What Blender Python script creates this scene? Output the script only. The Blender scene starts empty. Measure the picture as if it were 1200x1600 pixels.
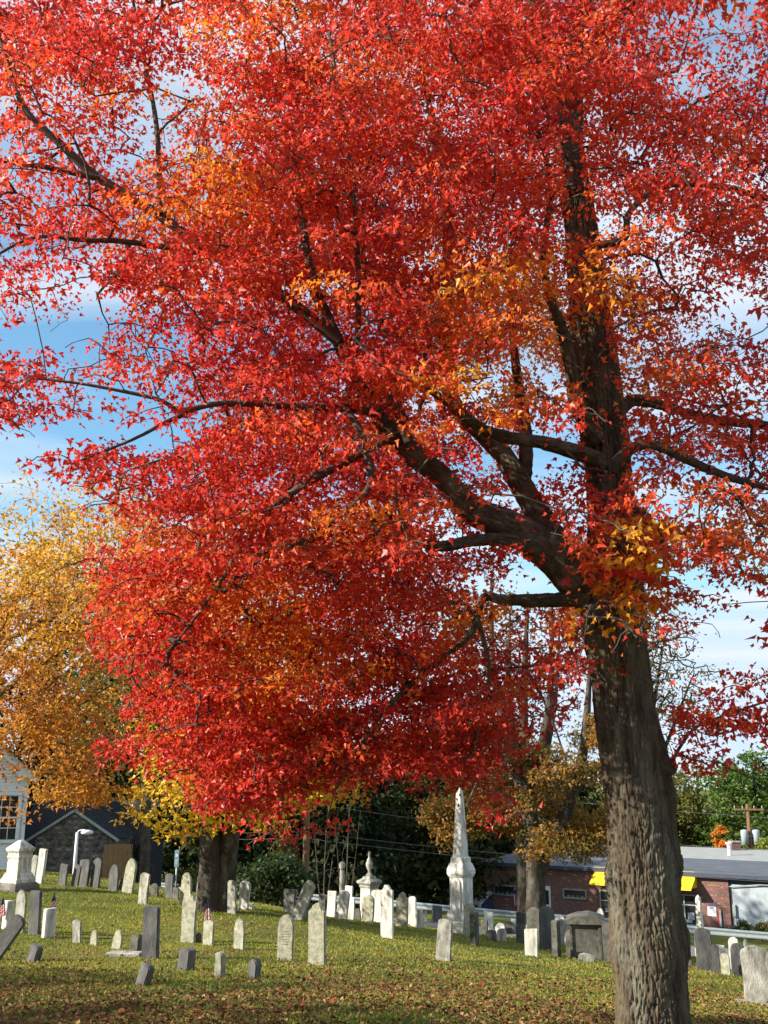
import bpy, bmesh, math, random
import numpy as np
from mathutils import Vector, Matrix, Euler

R = math.radians
rng = np.random.RandomState(7)
random.seed(7)
S = bpy.context.scene
COL = S.collection

# ------------------------------------------------------------------ camera
PITCH = R(14.7); F = 1600.0; CZ = 1.65
cam_d = bpy.data.cameras.new('camera'); cam = bpy.data.objects.new('camera', cam_d); COL.objects.link(cam)
cam.location = (0, 0, CZ); cam.rotation_euler = (math.pi/2 + PITCH, 0, 0)
cam_d.sensor_fit = 'VERTICAL'; cam_d.sensor_height = 24; cam_d.lens = 24
cam_d.clip_start = 0.05; cam_d.clip_end = 3000
S.camera = cam
SP, CP = math.sin(PITCH), math.cos(PITCH)

# ------------------------------------------------------------------ light and sky
SUN_AZ, SUN_EL = R(194), R(27)           # direction towards the sun, azimuth counted from +X towards +Y
sd = Vector((math.cos(SUN_AZ)*math.cos(SUN_EL), math.sin(SUN_AZ)*math.cos(SUN_EL), math.sin(SUN_EL)))
sun_d = bpy.data.lights.new('sun', 'SUN'); sun = bpy.data.objects.new('sun', sun_d); COL.objects.link(sun)
sun_d.energy = 4.7; sun_d.angle = R(0.5); sun_d.color = (1.0, 0.92, 0.79)
sun.rotation_euler = sd.to_track_quat('Z', 'Y').to_euler(); sun.location = (-20, -10, 30)

W = bpy.data.worlds.new('World'); S.world = W; W.use_nodes = True
nt = W.node_tree; N = nt.nodes; L = nt.links
for n in list(N): N.remove(n)
out = N.new('ShaderNodeOutputWorld'); bg = N.new('ShaderNodeBackground'); bg.inputs[1].default_value = 0.15
sky = N.new('ShaderNodeTexSky'); sky.sky_type = 'NISHITA'; sky.sun_disc = False
sky.sun_elevation = SUN_EL; sky.sun_rotation = math.atan2(sd.x, sd.y); sky.air_density = 1.0; sky.dust_density = 0.0; sky.ozone_density = 1.0
tc = N.new('ShaderNodeTexCoord'); sep = N.new('ShaderNodeSeparateXYZ'); L.new(tc.outputs['Generated'], sep.inputs[0])
mx = N.new('ShaderNodeMath'); mx.operation = 'MAXIMUM'; mx.inputs[1].default_value = 0.06; L.new(sep.outputs[2], mx.inputs[0])
dv = N.new('ShaderNodeVectorMath'); dv.operation = 'DIVIDE'; cmb = N.new('ShaderNodeCombineXYZ')
L.new(mx.outputs[0], cmb.inputs[0]); L.new(mx.outputs[0], cmb.inputs[1]); cmb.inputs[2].default_value = 1
L.new(tc.outputs['Generated'], dv.inputs[0]); L.new(cmb.outputs[0], dv.inputs[1])
mp = N.new('ShaderNodeMapping'); mp.inputs['Location'].default_value = (5.7, 0.3, 0); mp.inputs['Scale'].default_value = (0.5, 1.1, 0.0)
L.new(dv.outputs[0], mp.inputs[0])
nz = N.new('ShaderNodeTexNoise'); nz.inputs['Scale'].default_value = 1.0; nz.inputs['Detail'].default_value = 9; nz.inputs['Roughness'].default_value = 0.55
nz.inputs['Distortion'].default_value = 0.35
L.new(mp.outputs[0], nz.inputs['Vector'])
cr = N.new('ShaderNodeValToRGB'); cr.color_ramp.elements[0].position = 0.40; cr.color_ramp.elements[1].position = 0.62
cr.color_ramp.elements[0].color = (0.10, 0.10, 0.10, 1); cr.color_ramp.elements[1].color = (0.9, 0.9, 0.9, 1)
L.new(nz.outputs[0], cr.inputs[0])
mix = N.new('ShaderNodeMix'); mix.data_type = 'RGBA'
sv = N.new('ShaderNodeHueSaturation'); sv.inputs['Saturation'].default_value = 1.3; sv.inputs['Value'].default_value = 0.72; sv.inputs['Hue'].default_value = 0.487; L.new(sky.outputs[0], sv.inputs['Color'])
cap = N.new('ShaderNodeVectorMath'); cap.operation = 'MINIMUM'; cap.inputs[1].default_value = (2.1, 2.75, 3.5); L.new(sv.outputs[0], cap.inputs[0])
L.new(cr.outputs[0], mix.inputs['Factor']); L.new(cap.outputs[0], mix.inputs['A']); mix.inputs['B'].default_value = (2.75, 3.0, 3.35, 1)
L.new(mix.outputs['Result'], bg.inputs[0]); L.new(bg.outputs[0], out.inputs[0])

S.view_settings.view_transform = 'Standard'; S.view_settings.look = 'None'
S.view_settings.exposure = 1.1; S.view_settings.gamma = 1.0; S.view_settings.use_curve_mapping = False
S.render.engine = 'CYCLES'
S.cycles.max_bounces = 7; S.cycles.diffuse_bounces = 5; S.cycles.transmission_bounces = 5; S.cycles.transparent_max_bounces = 4

# ------------------------------------------------------------------ pixel helpers (photograph 1200 x 1600)
def ray(px, py):
    u = (px-600)/F; v = -(py-800)/F
    return np.array([u, CP - v*SP, SP + v*CP])
def at(px, py, Y):
    d = ray(px, py); return np.array([0, 0, CZ]) + d*(Y/d[1])
def depth(P): return P[1]*CP + (P[2]-CZ)*SP
def project(P):
    P = np.asarray(P); d = P[..., 1]*CP + (P[..., 2]-CZ)*SP
    up = -P[..., 1]*SP + (P[..., 2]-CZ)*CP
    d = np.maximum(d, .05)
    return 600 + F*P[..., 0]/d, 800 - F*up/d, d

# ------------------------------------------------------------------ numpy value noise
def _h(a, b, c):
    n = (a*73856093) ^ (b*19349663) ^ (c*83492791)
    n = (n ^ (n >> 13)) * 1274126177
    n = n ^ (n >> 16)
    return (n & 0xffff)/65535.0
def vnoise(P):
    P = np.asarray(P, float); i = np.floor(P).astype(np.int64); f = P-i; f = f*f*(3-2*f)
    o = 0
    for dx in (0, 1):
        for dy in (0, 1):
            for dz in (0, 1):
                w = (f[..., 0] if dx else 1-f[..., 0])*(f[..., 1] if dy else 1-f[..., 1])*(f[..., 2] if dz else 1-f[..., 2])
                o = o + w*_h(i[..., 0]+dx, i[..., 1]+dy, i[..., 2]+dz)
    return o*2-1
def fbm(P, o=3):
    P = np.asarray(P, float); s = 0; a = .5
    for k in range(o): s = s + a*vnoise(P*(2**k)+k*17.3); a *= .5
    return s

# ------------------------------------------------------------------ terrain
ZR = lambda X: -4.85-.045*np.asarray(X)
ctl = [(600,1600,8.2),(100,1600,8.6),(1150,1600,11),(220,1540,12),(100,1500,15.5),(497,1507,15),(25,1392,26),(335,1425,22),
       (160,1386,27),(80,1362,33),(76,1466,18),(293,1472,18),(605,1465,21),(693,1500,17.5),(718,1456,27),(580,1440,28),
       (520,1433,28),(831,1493,21),(900,1500,20),(1187,1568,14),(1105,1517,20),(380,1420,24),(250,1402,27)]
cp = [at(*c) for c in ctl]
cp += [(0,0,0),(0,3,0),(-3,3,.04),(3,3,-.1),(2.2,7.8,-.28),(0,-12,.7),(-15,0,.3),(15,0,-1.1),(-25,15,.0),(25,20,-3.6),(-25,33,-1.3),(-14,42,-2.9),
       (-26,44,-2.7),(0,38,-3.5),(10,36,-4.0),(20,32,-4.5),
       (6,66,-6.0),(18,58,-6.0),(30,52,-6.3),(-20,75,-4.8),(-80,110,-4),(80,110,-6.5),(0,120,-5.5),(-80,20,0),(80,20,-8),(0,-60,3),(-80,-40,3),(80,-40,0)]
for X in (-40,-20,0,10,20,40):
    Yr = 54-.33*X; cp += [(X, Yr, ZR(X)), (X, Yr-8, ZR(X)+.15)]
cp = np.array([np.asarray(c, float) for c in cp])
def _U(r2): return np.where(r2 > 1e-9, .5*r2*np.log(np.maximum(r2, 1e-9)), 0)
_n = len(cp); _d2 = ((cp[:, None, :2]-cp[None, :, :2])**2).sum(-1)
_A = np.zeros((_n+3, _n+3)); _A[:_n, :_n] = _U(_d2)+np.eye(_n)*4.0
_Pm = np.c_[np.ones(_n), cp[:, :2]]; _A[:_n, _n:] = _Pm; _A[_n:, :_n] = _Pm.T
_w = np.linalg.solve(_A, np.r_[cp[:, 2], 0, 0, 0])
def gz(X, Y):
    X = np.clip(np.asarray(X, float), -90, 90); Y = np.clip(np.asarray(Y, float), -55, 118); sh = X.shape
    q = np.c_[X.ravel(), Y.ravel()]; r = np.empty(len(q))
    for k in range(0, len(q), 20000):
        p = q[k:k+20000]; d2 = ((p[:, None]-cp[None, :, :2])**2).sum(-1)
        r[k:k+20000] = _U(d2)@_w[:_n] + _w[_n] + p@_w[_n+1:]
    return r.reshape(sh)
def gz1(x, y): return float(gz(np.array([x]), np.array([y]))[0])
def hit(px, py, y0=5, y1=60):
    d = ray(px, py); Ys = np.linspace(y0, y1, 700); P = np.array([0, 0, CZ])+d*(Ys/d[1])[:, None]
    below = P[:, 2] <= gz(P[:, 0], P[:, 1])
    k = int(np.argmax(below)) if below.any() else None
    if k is None:
        return np.array([*P[-1, :2], gz1(*P[-1, :2])])
    return P[k]

# ------------------------------------------------------------------ materials
def mat(name, base, rough=.8, spec=.3, var=None, scale=6, bump=0, bscale=30, stretch=(1, 1, 1), extra=None, metal=0, detail=6, rand=True, lo=.35, hi=.65):
    """procedural: colour 1 -> colour 2 by noise in object space, fine bump"""
    m = bpy.data.materials.new(name); m.use_nodes = True; t = m.node_tree; b = t.nodes['Principled BSDF']
    b.inputs['Roughness'].default_value = rough; b.inputs['Specular IOR Level'].default_value = spec; b.inputs['Metallic'].default_value = metal
    c = t.nodes.new('ShaderNodeTexCoord'); mpn = t.nodes.new('ShaderNodeMapping'); mpn.inputs['Scale'].default_value = stretch
    vec = c.outputs['Object']
    if rand:
        oi = t.nodes.new('ShaderNodeObjectInfo'); ml = t.nodes.new('ShaderNodeMath'); ml.operation = 'MULTIPLY'; ml.inputs[1].default_value = 40
        t.links.new(oi.outputs['Random'], ml.inputs[0]); ad = t.nodes.new('ShaderNodeVectorMath'); ad.operation = 'ADD'
        t.links.new(vec, ad.inputs[0]); t.links.new(ml.outputs[0], ad.inputs[1]); vec = ad.outputs[0]
    t.links.new(vec, mpn.inputs[0])
    col = None
    stack = [(var, scale)] if var else []
    stack += extra or []
    prev = None
    for i, (cc, sc) in enumerate(stack):
        nz = t.nodes.new('ShaderNodeTexNoise'); nz.inputs['Scale'].default_value = sc; nz.inputs['Detail'].default_value = detail; nz.inputs['Roughness'].default_value = .62
        t.links.new(mpn.outputs[0], nz.inputs['Vector'])
        rp = t.nodes.new('ShaderNodeValToRGB'); rp.color_ramp.elements[0].position = lo+.06*i; rp.color_ramp.elements[1].position = hi+.03*i
        t.links.new(nz.outputs[0], rp.inputs[0])
        mxn = t.nodes.new('ShaderNodeMix'); mxn.data_type = 'RGBA'
        t.links.new(rp.outputs[0], mxn.inputs['Factor'])
        if prev is None: mxn.inputs['A'].default_value = (*base, 1)
        else: t.links.new(prev, mxn.inputs['A'])
        mxn.inputs['B'].default_value = (*cc, 1); prev = mxn.outputs['Result']
    if prev is None: b.inputs['Base Color'].default_value = (*base, 1)
    else: t.links.new(prev, b.inputs['Base Color'])
    if bump:
        nb = t.nodes.new('ShaderNodeTexNoise'); nb.inputs['Scale'].default_value = bscale; nb.inputs['Detail'].default_value = 5
        t.links.new(mpn.outputs[0], nb.inputs['Vector'])
        bp = t.nodes.new('ShaderNodeBump'); bp.inputs['Strength'].default_value = bump; bp.inputs['Distance'].default_value = .02
        t.links.new(nb.outputs[0], bp.inputs['Height']); t.links.new(bp.outputs[0], b.inputs['Normal'])
    return m

def leafmat(name, trans=.4, rough=.5, spec=.25):
    m = bpy.data.materials.new(name); m.use_nodes = True; t = m.node_tree; b = t.nodes['Principled BSDF']; o = t.nodes['Material Output']
    a = t.nodes.new('ShaderNodeAttribute'); a.attribute_name = 'Col'
    b.inputs['Roughness'].default_value = rough; b.inputs['Specular IOR Level'].default_value = spec
    tr = t.nodes.new('ShaderNodeBsdfTranslucent'); ms = t.nodes.new('ShaderNodeMixShader'); ms.inputs[0].default_value = trans
    t.links.new(a.outputs['Color'], b.inputs['Base Color']); t.links.new(a.outputs['Color'], tr.inputs['Color'])
    t.links.new(b.outputs[0], ms.inputs[1]); t.links.new(tr.outputs[0], ms.inputs[2]); t.links.new(ms.outputs[0], o.inputs['Surface'])
    return m

M = {}
M['leaf'] = leafmat('leaf', .53, .40, .38)
M['needle'] = leafmat('needle', .2, .7, .1)
M['grass'] = leafmat('grass', .35, .6, .15)
M['litter'] = leafmat('litter', .15, .8, .1)
M['painted'] = leafmat('painted_cloth', .25, .8, .1)
M['bark'] = mat('bark', (.075, .058, .039), .92, .15, (.14, .113, .073), 10, .6, 60, (1, 1, .16), extra=[((.045, .034, .026), 14), ((.15, .14, .105), 5.5)], lo=.40, hi=.64)
M['limb_bark'] = mat('limb_bark', (.07, .055, .04), .92, .15, (.15, .125, .09), 5, .5, 50, extra=[((.045, .035, .028), 12)])
M['twig'] = mat('twig', (.05, .038, .032), .85, .2, (.10, .085, .07), 12)
M['darkbark'] = mat('dark_bark', (.042, .033, .026), .95, .1, (.075, .064, .05), 4, .6, 40, (1, 1, .4), extra=[((.13, .13, .11), 7)], lo=.42, hi=.7)
M['cutwood'] = mat('cut_wood', (.095, .078, .058), .9, .1, (.05, .04, .032), 14, .6, 60)
M['marble'] = mat('white_marble', (.66, .64, .575), .75, .3, (.45, .43, .37), 4, .35, 60, (1, 1, .30), extra=[((.22, .21, .18), 8)], lo=.42, hi=.70)
M['grey'] = mat('grey_marble', (.46, .45, .39), .85, .25, (.24, .235, .20), 6, .45, 50, (1, 1, .5), extra=[((.12, .12, .10), 9)], lo=.38, hi=.66)
M['lichen'] = mat('lichened_stone', (.34, .33, .24), .9, .2, (.20, .20, .15), 9, .5, 60, extra=[((.44, .43, .33), 14)], lo=.36, hi=.64)
M['slate'] = mat('dark_slate', (.088, .088, .085), .8, .3, (.165, .16, .15), 6, .4, 45, (1, 1, .35), extra=[((.06, .06, .065), 8)], lo=.40, hi=.66)
M['darkstone'] = mat('dark_weathered_stone', (.09, .087, .072), .9, .2, (.16, .152, .125), 7, .55, 50, extra=[((.05, .05, .045), 6)], lo=.38, hi=.64)
M['rock'] = mat('field_rock', (.24, .22, .19), .92, .2, (.11, .10, .09), 6, .8, 22)
M['rock_pale'] = mat('pale_rock', (.34, .33, .30), .92, .2, (.24, .22, .19), 6, .8, 22); M['rock_dark'] = mat('dark_rock', (.12, .115, .105), .92, .2, (.07, .07, .065), 6, .8, 22); M['rock_brown'] = mat('brown_rock', (.20, .155, .11), .92, .2, (.12, .095, .07), 6, .8, 22)
M['brick'] = None
M['roof'] = mat('roof_membrane', (.085, .093, .115), .7, .3, (.11, .12, .135), 1.5, .1)
M['roofgrey'] = mat('roof_gravel', (.33, .34, .33), .9, .2, (.27, .28, .27), 2, .2)
M['fascia'] = mat('fascia', (.035, .045, .075), .6, .4, (.05, .06, .09), 3)
M['shingle'] = mat('shingle', (.022, .024, .030), .9, .2, (.035, .035, .04), 8, .4)
M['white'] = mat('white_paint', (.74, .76, .78), .6, .3, (.66, .68, .70), 3, .05)
M['offwhite'] = mat('weathered_shade_toned_white', (.36, .41, .45), .7, .3, (.31, .35, .385), 1.4, .1, extra=[((.25, .275, .29), 2.5)], lo=.45, hi=.7)  # white darkened and blued so the colour itself carries the block wall's shade
M['glass'] = mat('window_glass', (.015, .017, .02), .12, .5, (.03, .03, .035), 3)
M['yellow'] = mat('yellow_awning', (.80, .55, .02), .6, .3, (.72, .47, .02), 3)
M['steel'] = mat('galvanised_steel', (.36, .41, .41), .45, .5, (.28, .33, .33), 4, .1, 30, metal=.35)
M['asphalt'] = mat('asphalt', (.16, .155, .15), .9, .2, (.21, .20, .19), .8, .3, 60, rand=False)
M['roadyellow'] = mat('road_yellow', (.62, .46, .08), .8, .2, (.45, .36, .1), 3)
M['pole'] = mat('pole_wood', (.24, .125, .06), .9, .2, (.15, .085, .045), 6, .4, 40, (1, 1, .15))
M['wire'] = mat('wire', (.16, .16, .16), .6, .4, (.11, .11, .11), 5)
M['tan'] = mat('tan_board', (.28, .17, .085), .85, .2, (.22, .13, .065), 2, .1)
M['blue'] = mat('blue_sign', (.20, .33, .42), .5, .4, (.25, .38, .46), 6)
M['darkgreen'] = mat('dark_green', (.02, .03, .025), .7, .3, (.03, .04, .03), 5)
M['purple'] = mat('purple_print', (.12, .06, .12), .6, .3, (.16, .10, .16), 8)
M['red'] = mat('red_print', (.5, .03, .05), .6, .3, (.4, .03, .05), 8)
M['gold'] = mat('gold_letters', (.33, .20, .08), .6, .4, (.25, .15, .07), 8)
M['black'] = mat('black_metal', (.02, .02, .02), .5, .4, (.03, .03, .03), 8)
M['dullred'] = mat('red_letters', (.45, .06, .03), .6, .3, (.35, .06, .03), 8)

def brickmat():
    m = bpy.data.materials.new('brick'); m.use_nodes = True; t = m.node_tree; b = t.nodes['Principled BSDF']
    c = t.nodes.new('ShaderNodeTexCoord'); mp_ = t.nodes.new('ShaderNodeMapping'); mp_.inputs['Rotation'].default_value = (R(90), 0, 0)
    t.links.new(c.outputs['Object'], mp_.inputs[0])
    br = t.nodes.new('ShaderNodeTexBrick'); br.inputs['Scale'].default_value = 1; br.inputs['Brick Width'].default_value = .30; br.inputs['Row Height'].default_value = .09
    br.inputs['Mortar Size'].default_value = .009; br.inputs['Color1'].default_value = (.20, .085, .07, 1); br.inputs['Color2'].default_value = (.125, .055, .05, 1)
    br.inputs['Mortar'].default_value = (.17, .12, .10, 1); br.inputs['Bias'].default_value = -.2
    t.links.new(mp_.outputs[0], br.inputs['Vector'])
    nz = t.nodes.new('ShaderNodeTexNoise'); nz.inputs['Scale'].default_value = 3.6; nz.inputs['Detail'].default_value = 3
    m2 = t.nodes.new('ShaderNodeMapping'); m2.inputs['Scale'].default_value = (1, 1, 2.6); t.links.new(c.outputs['Object'], m2.inputs[0]); t.links.new(m2.outputs[0], nz.inputs['Vector'])
    rp = t.nodes.new('ShaderNodeValToRGB'); rp.color_ramp.elements[0].position = .60; rp.color_ramp.elements[1].position = .68; t.links.new(nz.outputs[0], rp.inputs[0])
    mxn = t.nodes.new('ShaderNodeMix'); mxn.data_type = 'RGBA'; t.links.new(rp.outputs[0], mxn.inputs['Factor']); t.links.new(br.outputs[0], mxn.inputs['A']); mxn.inputs['B'].default_value = (.36, .24, .19, 1)
    t.links.new(mxn.outputs['Result'], b.inputs['Base Color']); b.inputs['Roughness'].default_value = .9
    return m
M['brick'] = brickmat()

def groundmat():
    m = bpy.data.materials.new('lawn'); m.use_nodes = True; t = m.node_tree; b = t.nodes['Principled BSDF']
    c = t.nodes.new('ShaderNodeTexCoord'); prev = None
    for i, (sc, col, lo, hi, st) in enumerate([(0.9, (.19, .20, .035), .38, .62, (1, 1, 1)), (0.5, (.19, .15, .05), .50, .66, (.6, 1.6, 1)), (7, (.10, .085, .03), .50, .72, (1, 1, 1)), (38, (.045, .05, .015), .48, .70, (1, 1, 1))]):
        mp_ = t.nodes.new('ShaderNodeMapping'); mp_.inputs['Scale'].default_value = st; t.links.new(c.outputs['Object'], mp_.inputs[0])
        nz = t.nodes.new('ShaderNodeTexNoise'); nz.inputs['Scale'].default_value = sc; nz.inputs['Detail'].default_value = 6; t.links.new(mp_.outputs[0], nz.inputs['Vector'])
        rp = t.nodes.new('ShaderNodeValToRGB'); rp.color_ramp.elements[0].position = lo; rp.color_ramp.elements[1].position = hi; t.links.new(nz.outputs[0], rp.inputs[0])
        mxn = t.nodes.new('ShaderNodeMix'); mxn.data_type = 'RGBA'; t.links.new(rp.outputs[0], mxn.inputs['Factor'])
        if prev is None: mxn.inputs['A'].default_value = (.11, .145, .026, 1)
        else: t.links.new(prev, mxn.inputs['A'])
        mxn.inputs['B'].default_value = (*col, 1); prev = mxn.outputs['Result']
    t.links.new(prev, b.inputs['Base Color']); b.inputs['Roughness'].default_value = .95; b.inputs['Specular IOR Level'].default_value = .1
    nb = t.nodes.new('ShaderNodeTexNoise'); nb.inputs['Scale'].default_value = 45; nb.inputs['Detail'].default_value = 4; t.links.new(c.outputs['Object'], nb.inputs['Vector'])
    bp = t.nodes.new('ShaderNodeBump'); bp.inputs['Strength'].default_value = .7; bp.inputs['Distance'].default_value = .04
    t.links.new(nb.outputs[0], bp.inputs['Height']); t.links.new(bp.outputs[0], b.inputs['Normal'])
    return m
M['lawn'] = groundmat()

# ------------------------------------------------------------------ object helpers
def link(name, me, material=None, parent=None, label=None, cat=None, group=None, kind=None):
    o = bpy.data.objects.new(name, me); COL.objects.link(o)
    if material is not None and me is not None and len(me.materials) == 0: me.materials.append(material)
    if parent is not None: o.parent = parent
    if label: o['label'] = label
    if cat: o['category'] = cat
    if group: o['group'] = group
    if kind: o['kind'] = kind
    return o
def empty(name, loc, label=None, cat=None, group=None, rz=0):
    o = bpy.data.objects.new(name, None); COL.objects.link(o); o.location = loc; o.rotation_euler = (0, 0, rz); o.empty_display_size = .3
    if label: o['label'] = label
    if cat: o['category'] = cat
    if group: o['group'] = group
    return o
def pydata(name, v, f, smooth=False):
    me = bpy.data.meshes.new(name); me.from_pydata([tuple(x) for x in v], [], f); me.update()
    if smooth: me.polygons.foreach_set('use_smooth', np.ones(len(me.polygons), bool))
    return me
def from_bm(bm, name, smooth=False):
    bmesh.ops.recalc_face_normals(bm, faces=bm.faces); me = bpy.data.meshes.new(name); bm.to_mesh(me); bm.free()
    if smooth: me.polygons.foreach_set('use_smooth', np.ones(len(me.polygons), bool))
    return me
def add_box(bm, cx, cy, cz, sx, sy, sz, rz=0, bev=0):
    g = bmesh.ops.create_cube(bm, size=1)
    bmesh.ops.scale(bm, vec=(sx, sy, sz), verts=g['verts'])
    if bev:
        es = list({e for v in g['verts'] for e in v.link_edges}); r = bmesh.ops.bevel(bm, geom=es, offset=bev, segments=1, affect='EDGES')
        vs = list({v for f in r['faces'] for v in f.verts})
        vs = list({v for v in bm.verts if v in set(vs)})
    else: vs = g['verts']
    if rz: bmesh.ops.rotate(bm, cent=(0, 0, 0), matrix=Matrix.Rotation(rz, 3, 'Z'), verts=vs)
    bmesh.ops.translate(bm, vec=(cx, cy, cz), verts=vs)
    return vs
def box(name, c, s, material, parent=None, rz=0, bev=0, **k):
    bm = bmesh.new(); add_box(bm, 0, 0, 0, *s, bev=bev); o = link(name, from_bm(bm, name), material, parent, **k)
    o.location = c; o.rotation_euler = (0, 0, rz); return o
def prism(outline, y0, y1):
    """closed outline in xz, extruded from y0 to y1"""
    n = len(outline); v = [(x, y0, z) for x, z in outline]+[(x, y1, z) for x, z in outline]
    f = [tuple(range(n))[::-1], tuple(range(n, 2*n))]+[(i, (i+1) % n, n+(i+1) % n, n+i) for i in range(n)]
    return v, f
def lathe(prof, seg, rot=0):
    v = []; f = []
    for r, z in prof:
        for k in range(seg):
            a = 2*math.pi*k/seg+rot; v.append((r*math.cos(a), r*math.sin(a), z))
    for i in range(len(prof)-1):
        for k in range(seg):
            f.append((i*seg+k, i*seg+(k+1) % seg, (i+1)*seg+(k+1) % seg, (i+1)*seg+k))
    f.append(tuple(range(seg))[::-1]); f.append(tuple(range((len(prof)-1)*seg, len(prof)*seg)))
    return v, f
def npmesh(name, V, loops, starts, totals, cols=None, smooth=False):
    me = bpy.data.meshes.new(name); me.vertices.add(len(V)); me.loops.add(len(loops)); me.polygons.add(len(starts))
    me.vertices.foreach_set('co', np.ascontiguousarray(V, np.float32).ravel()); me.loops.foreach_set('vertex_index', np.ascontiguousarray(loops, np.int32))
    me.polygons.foreach_set('loop_start', np.ascontiguousarray(starts, np.int32)); me.polygons.foreach_set('loop_total', np.ascontiguousarray(totals, np.int32))
    if smooth: me.polygons.foreach_set('use_smooth', np.ones(len(starts), bool))
    if cols is not None:
        a = me.color_attributes.new('Col', 'FLOAT_COLOR', 'POINT'); c4 = np.ones((len(V), 4), np.float32); c4[:, :3] = cols; a.data.foreach_set('color', c4.ravel())
    me.update(calc_edges=True); me.validate(); return me

# ------------------------------------------------------------------ leaves
MAPLE = (np.array([(0, 0, 0), (.30, .03, .09), (.52, .46, .13), (.21, .50, .03), (0, 1, -.16), (-.21, .50, .03), (-.52, .46, .13), (-.30, .03, .09)]), [(0, 1, 2, 3, 4), (0, 4, 5, 6, 7)])
MAPLE4 = (np.array([(0, 0, 0), (.46, .34, .12), (.19, .50, .03), (0, 1, -.16), (-.19, .50, .03), (-.46, .34, .12)]), [(0, 1, 2, 3), (0, 3, 4, 5)])
OVAL = (np.array([(0, 0, 0), (.36, .5, .10), (0, 1, -.08), (-.36, .5, .10)]), [(0, 1, 2), (0, 2, 3)])
def norm(a): return a/np.maximum(np.linalg.norm(a, axis=-1, keepdims=True), 1e-9)
def leaf_bases(tip, nor):
    t = norm(tip); n = nor-(nor*t).sum(-1, keepdims=True)*t; n = norm(n); x = np.cross(t, n); return x, t, n
def leaves_mesh(name, P, tip, nor, size, cols, tmpl=MAPLE):
    T, faces = tmpl; n = len(P); k = len(T); x, t, nn = leaf_bases(tip, nor)
    rl = np.random.RandomState(n % 9973); kx = .68+.42*rl.rand(n, 1, 1) if n > 1 else 1.0; kz = .3+2.2*rl.rand(n, 1, 1) if n > 1 else 1.0
    V = P[:, None]+size[:, None, None]*(T[None, :, 0:1]*kx*x[:, None]+T[None, :, 1:2]*t[:, None]+T[None, :, 2:3]*kz*nn[:, None])
    fl = np.array([i for f in faces for i in f]); tot = np.array([len(f) for f in faces])
    loops = (np.arange(n)[:, None]*k+fl[None]).ravel(); totals = np.tile(tot, n); starts = np.r_[0, np.cumsum(totals)[:-1]]
    return npmesh(name, V.reshape(-1, 3), loops, starts, totals, np.repeat(cols, k, 0))
def cluster_leaves(C, n_per, rad, r, droop=.5, flat=.55, centre=None, up=.6, spray=None):
    """leaf anchors round cluster centres; tips hang outwards and down"""
    idx = np.repeat(np.arange(len(C)), n_per); m = len(idx)
    d = norm(r.normal(size=(m, 3))); rr = r.rand(m)**.5
    off = d*rr[:, None]*rad; off[:, 2] *= flat; off[:, 2] -= .35*(off[:, :2]**2).sum(-1)/max(rad, 1e-6)
    if spray is not None:
        E = spray[idx]; U = np.array([0, 0, 1.]); Wd = norm(np.cross(E, U)); a_ = r.rand(m)*1.75-.75; b_ = r.normal(size=m)*.42*(1.15-.5*np.abs(a_)); c_ = r.normal(size=m)*.16
        off = rad*(E*a_[:, None]*1.25+Wd*b_[:, None]+U*c_[:, None]); off[:, 2] -= rad*.38*np.clip(a_, 0, 2)**2+rad*.2*b_**2
    P = C[idx]+off
    h = off.copy(); h[:, 2] = 0; tip = norm(h+1e-6)*.7+r.normal(size=(m, 3))*.55; tip[:, 2] -= droop
    nor = r.normal(size=(m, 3))*.75; nor[:, 2] += up
    if centre is not None:
        o = P-centre; o[:, 2] *= .4; nor += .55*norm(o)
    return idx, P, tip, nor

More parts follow.
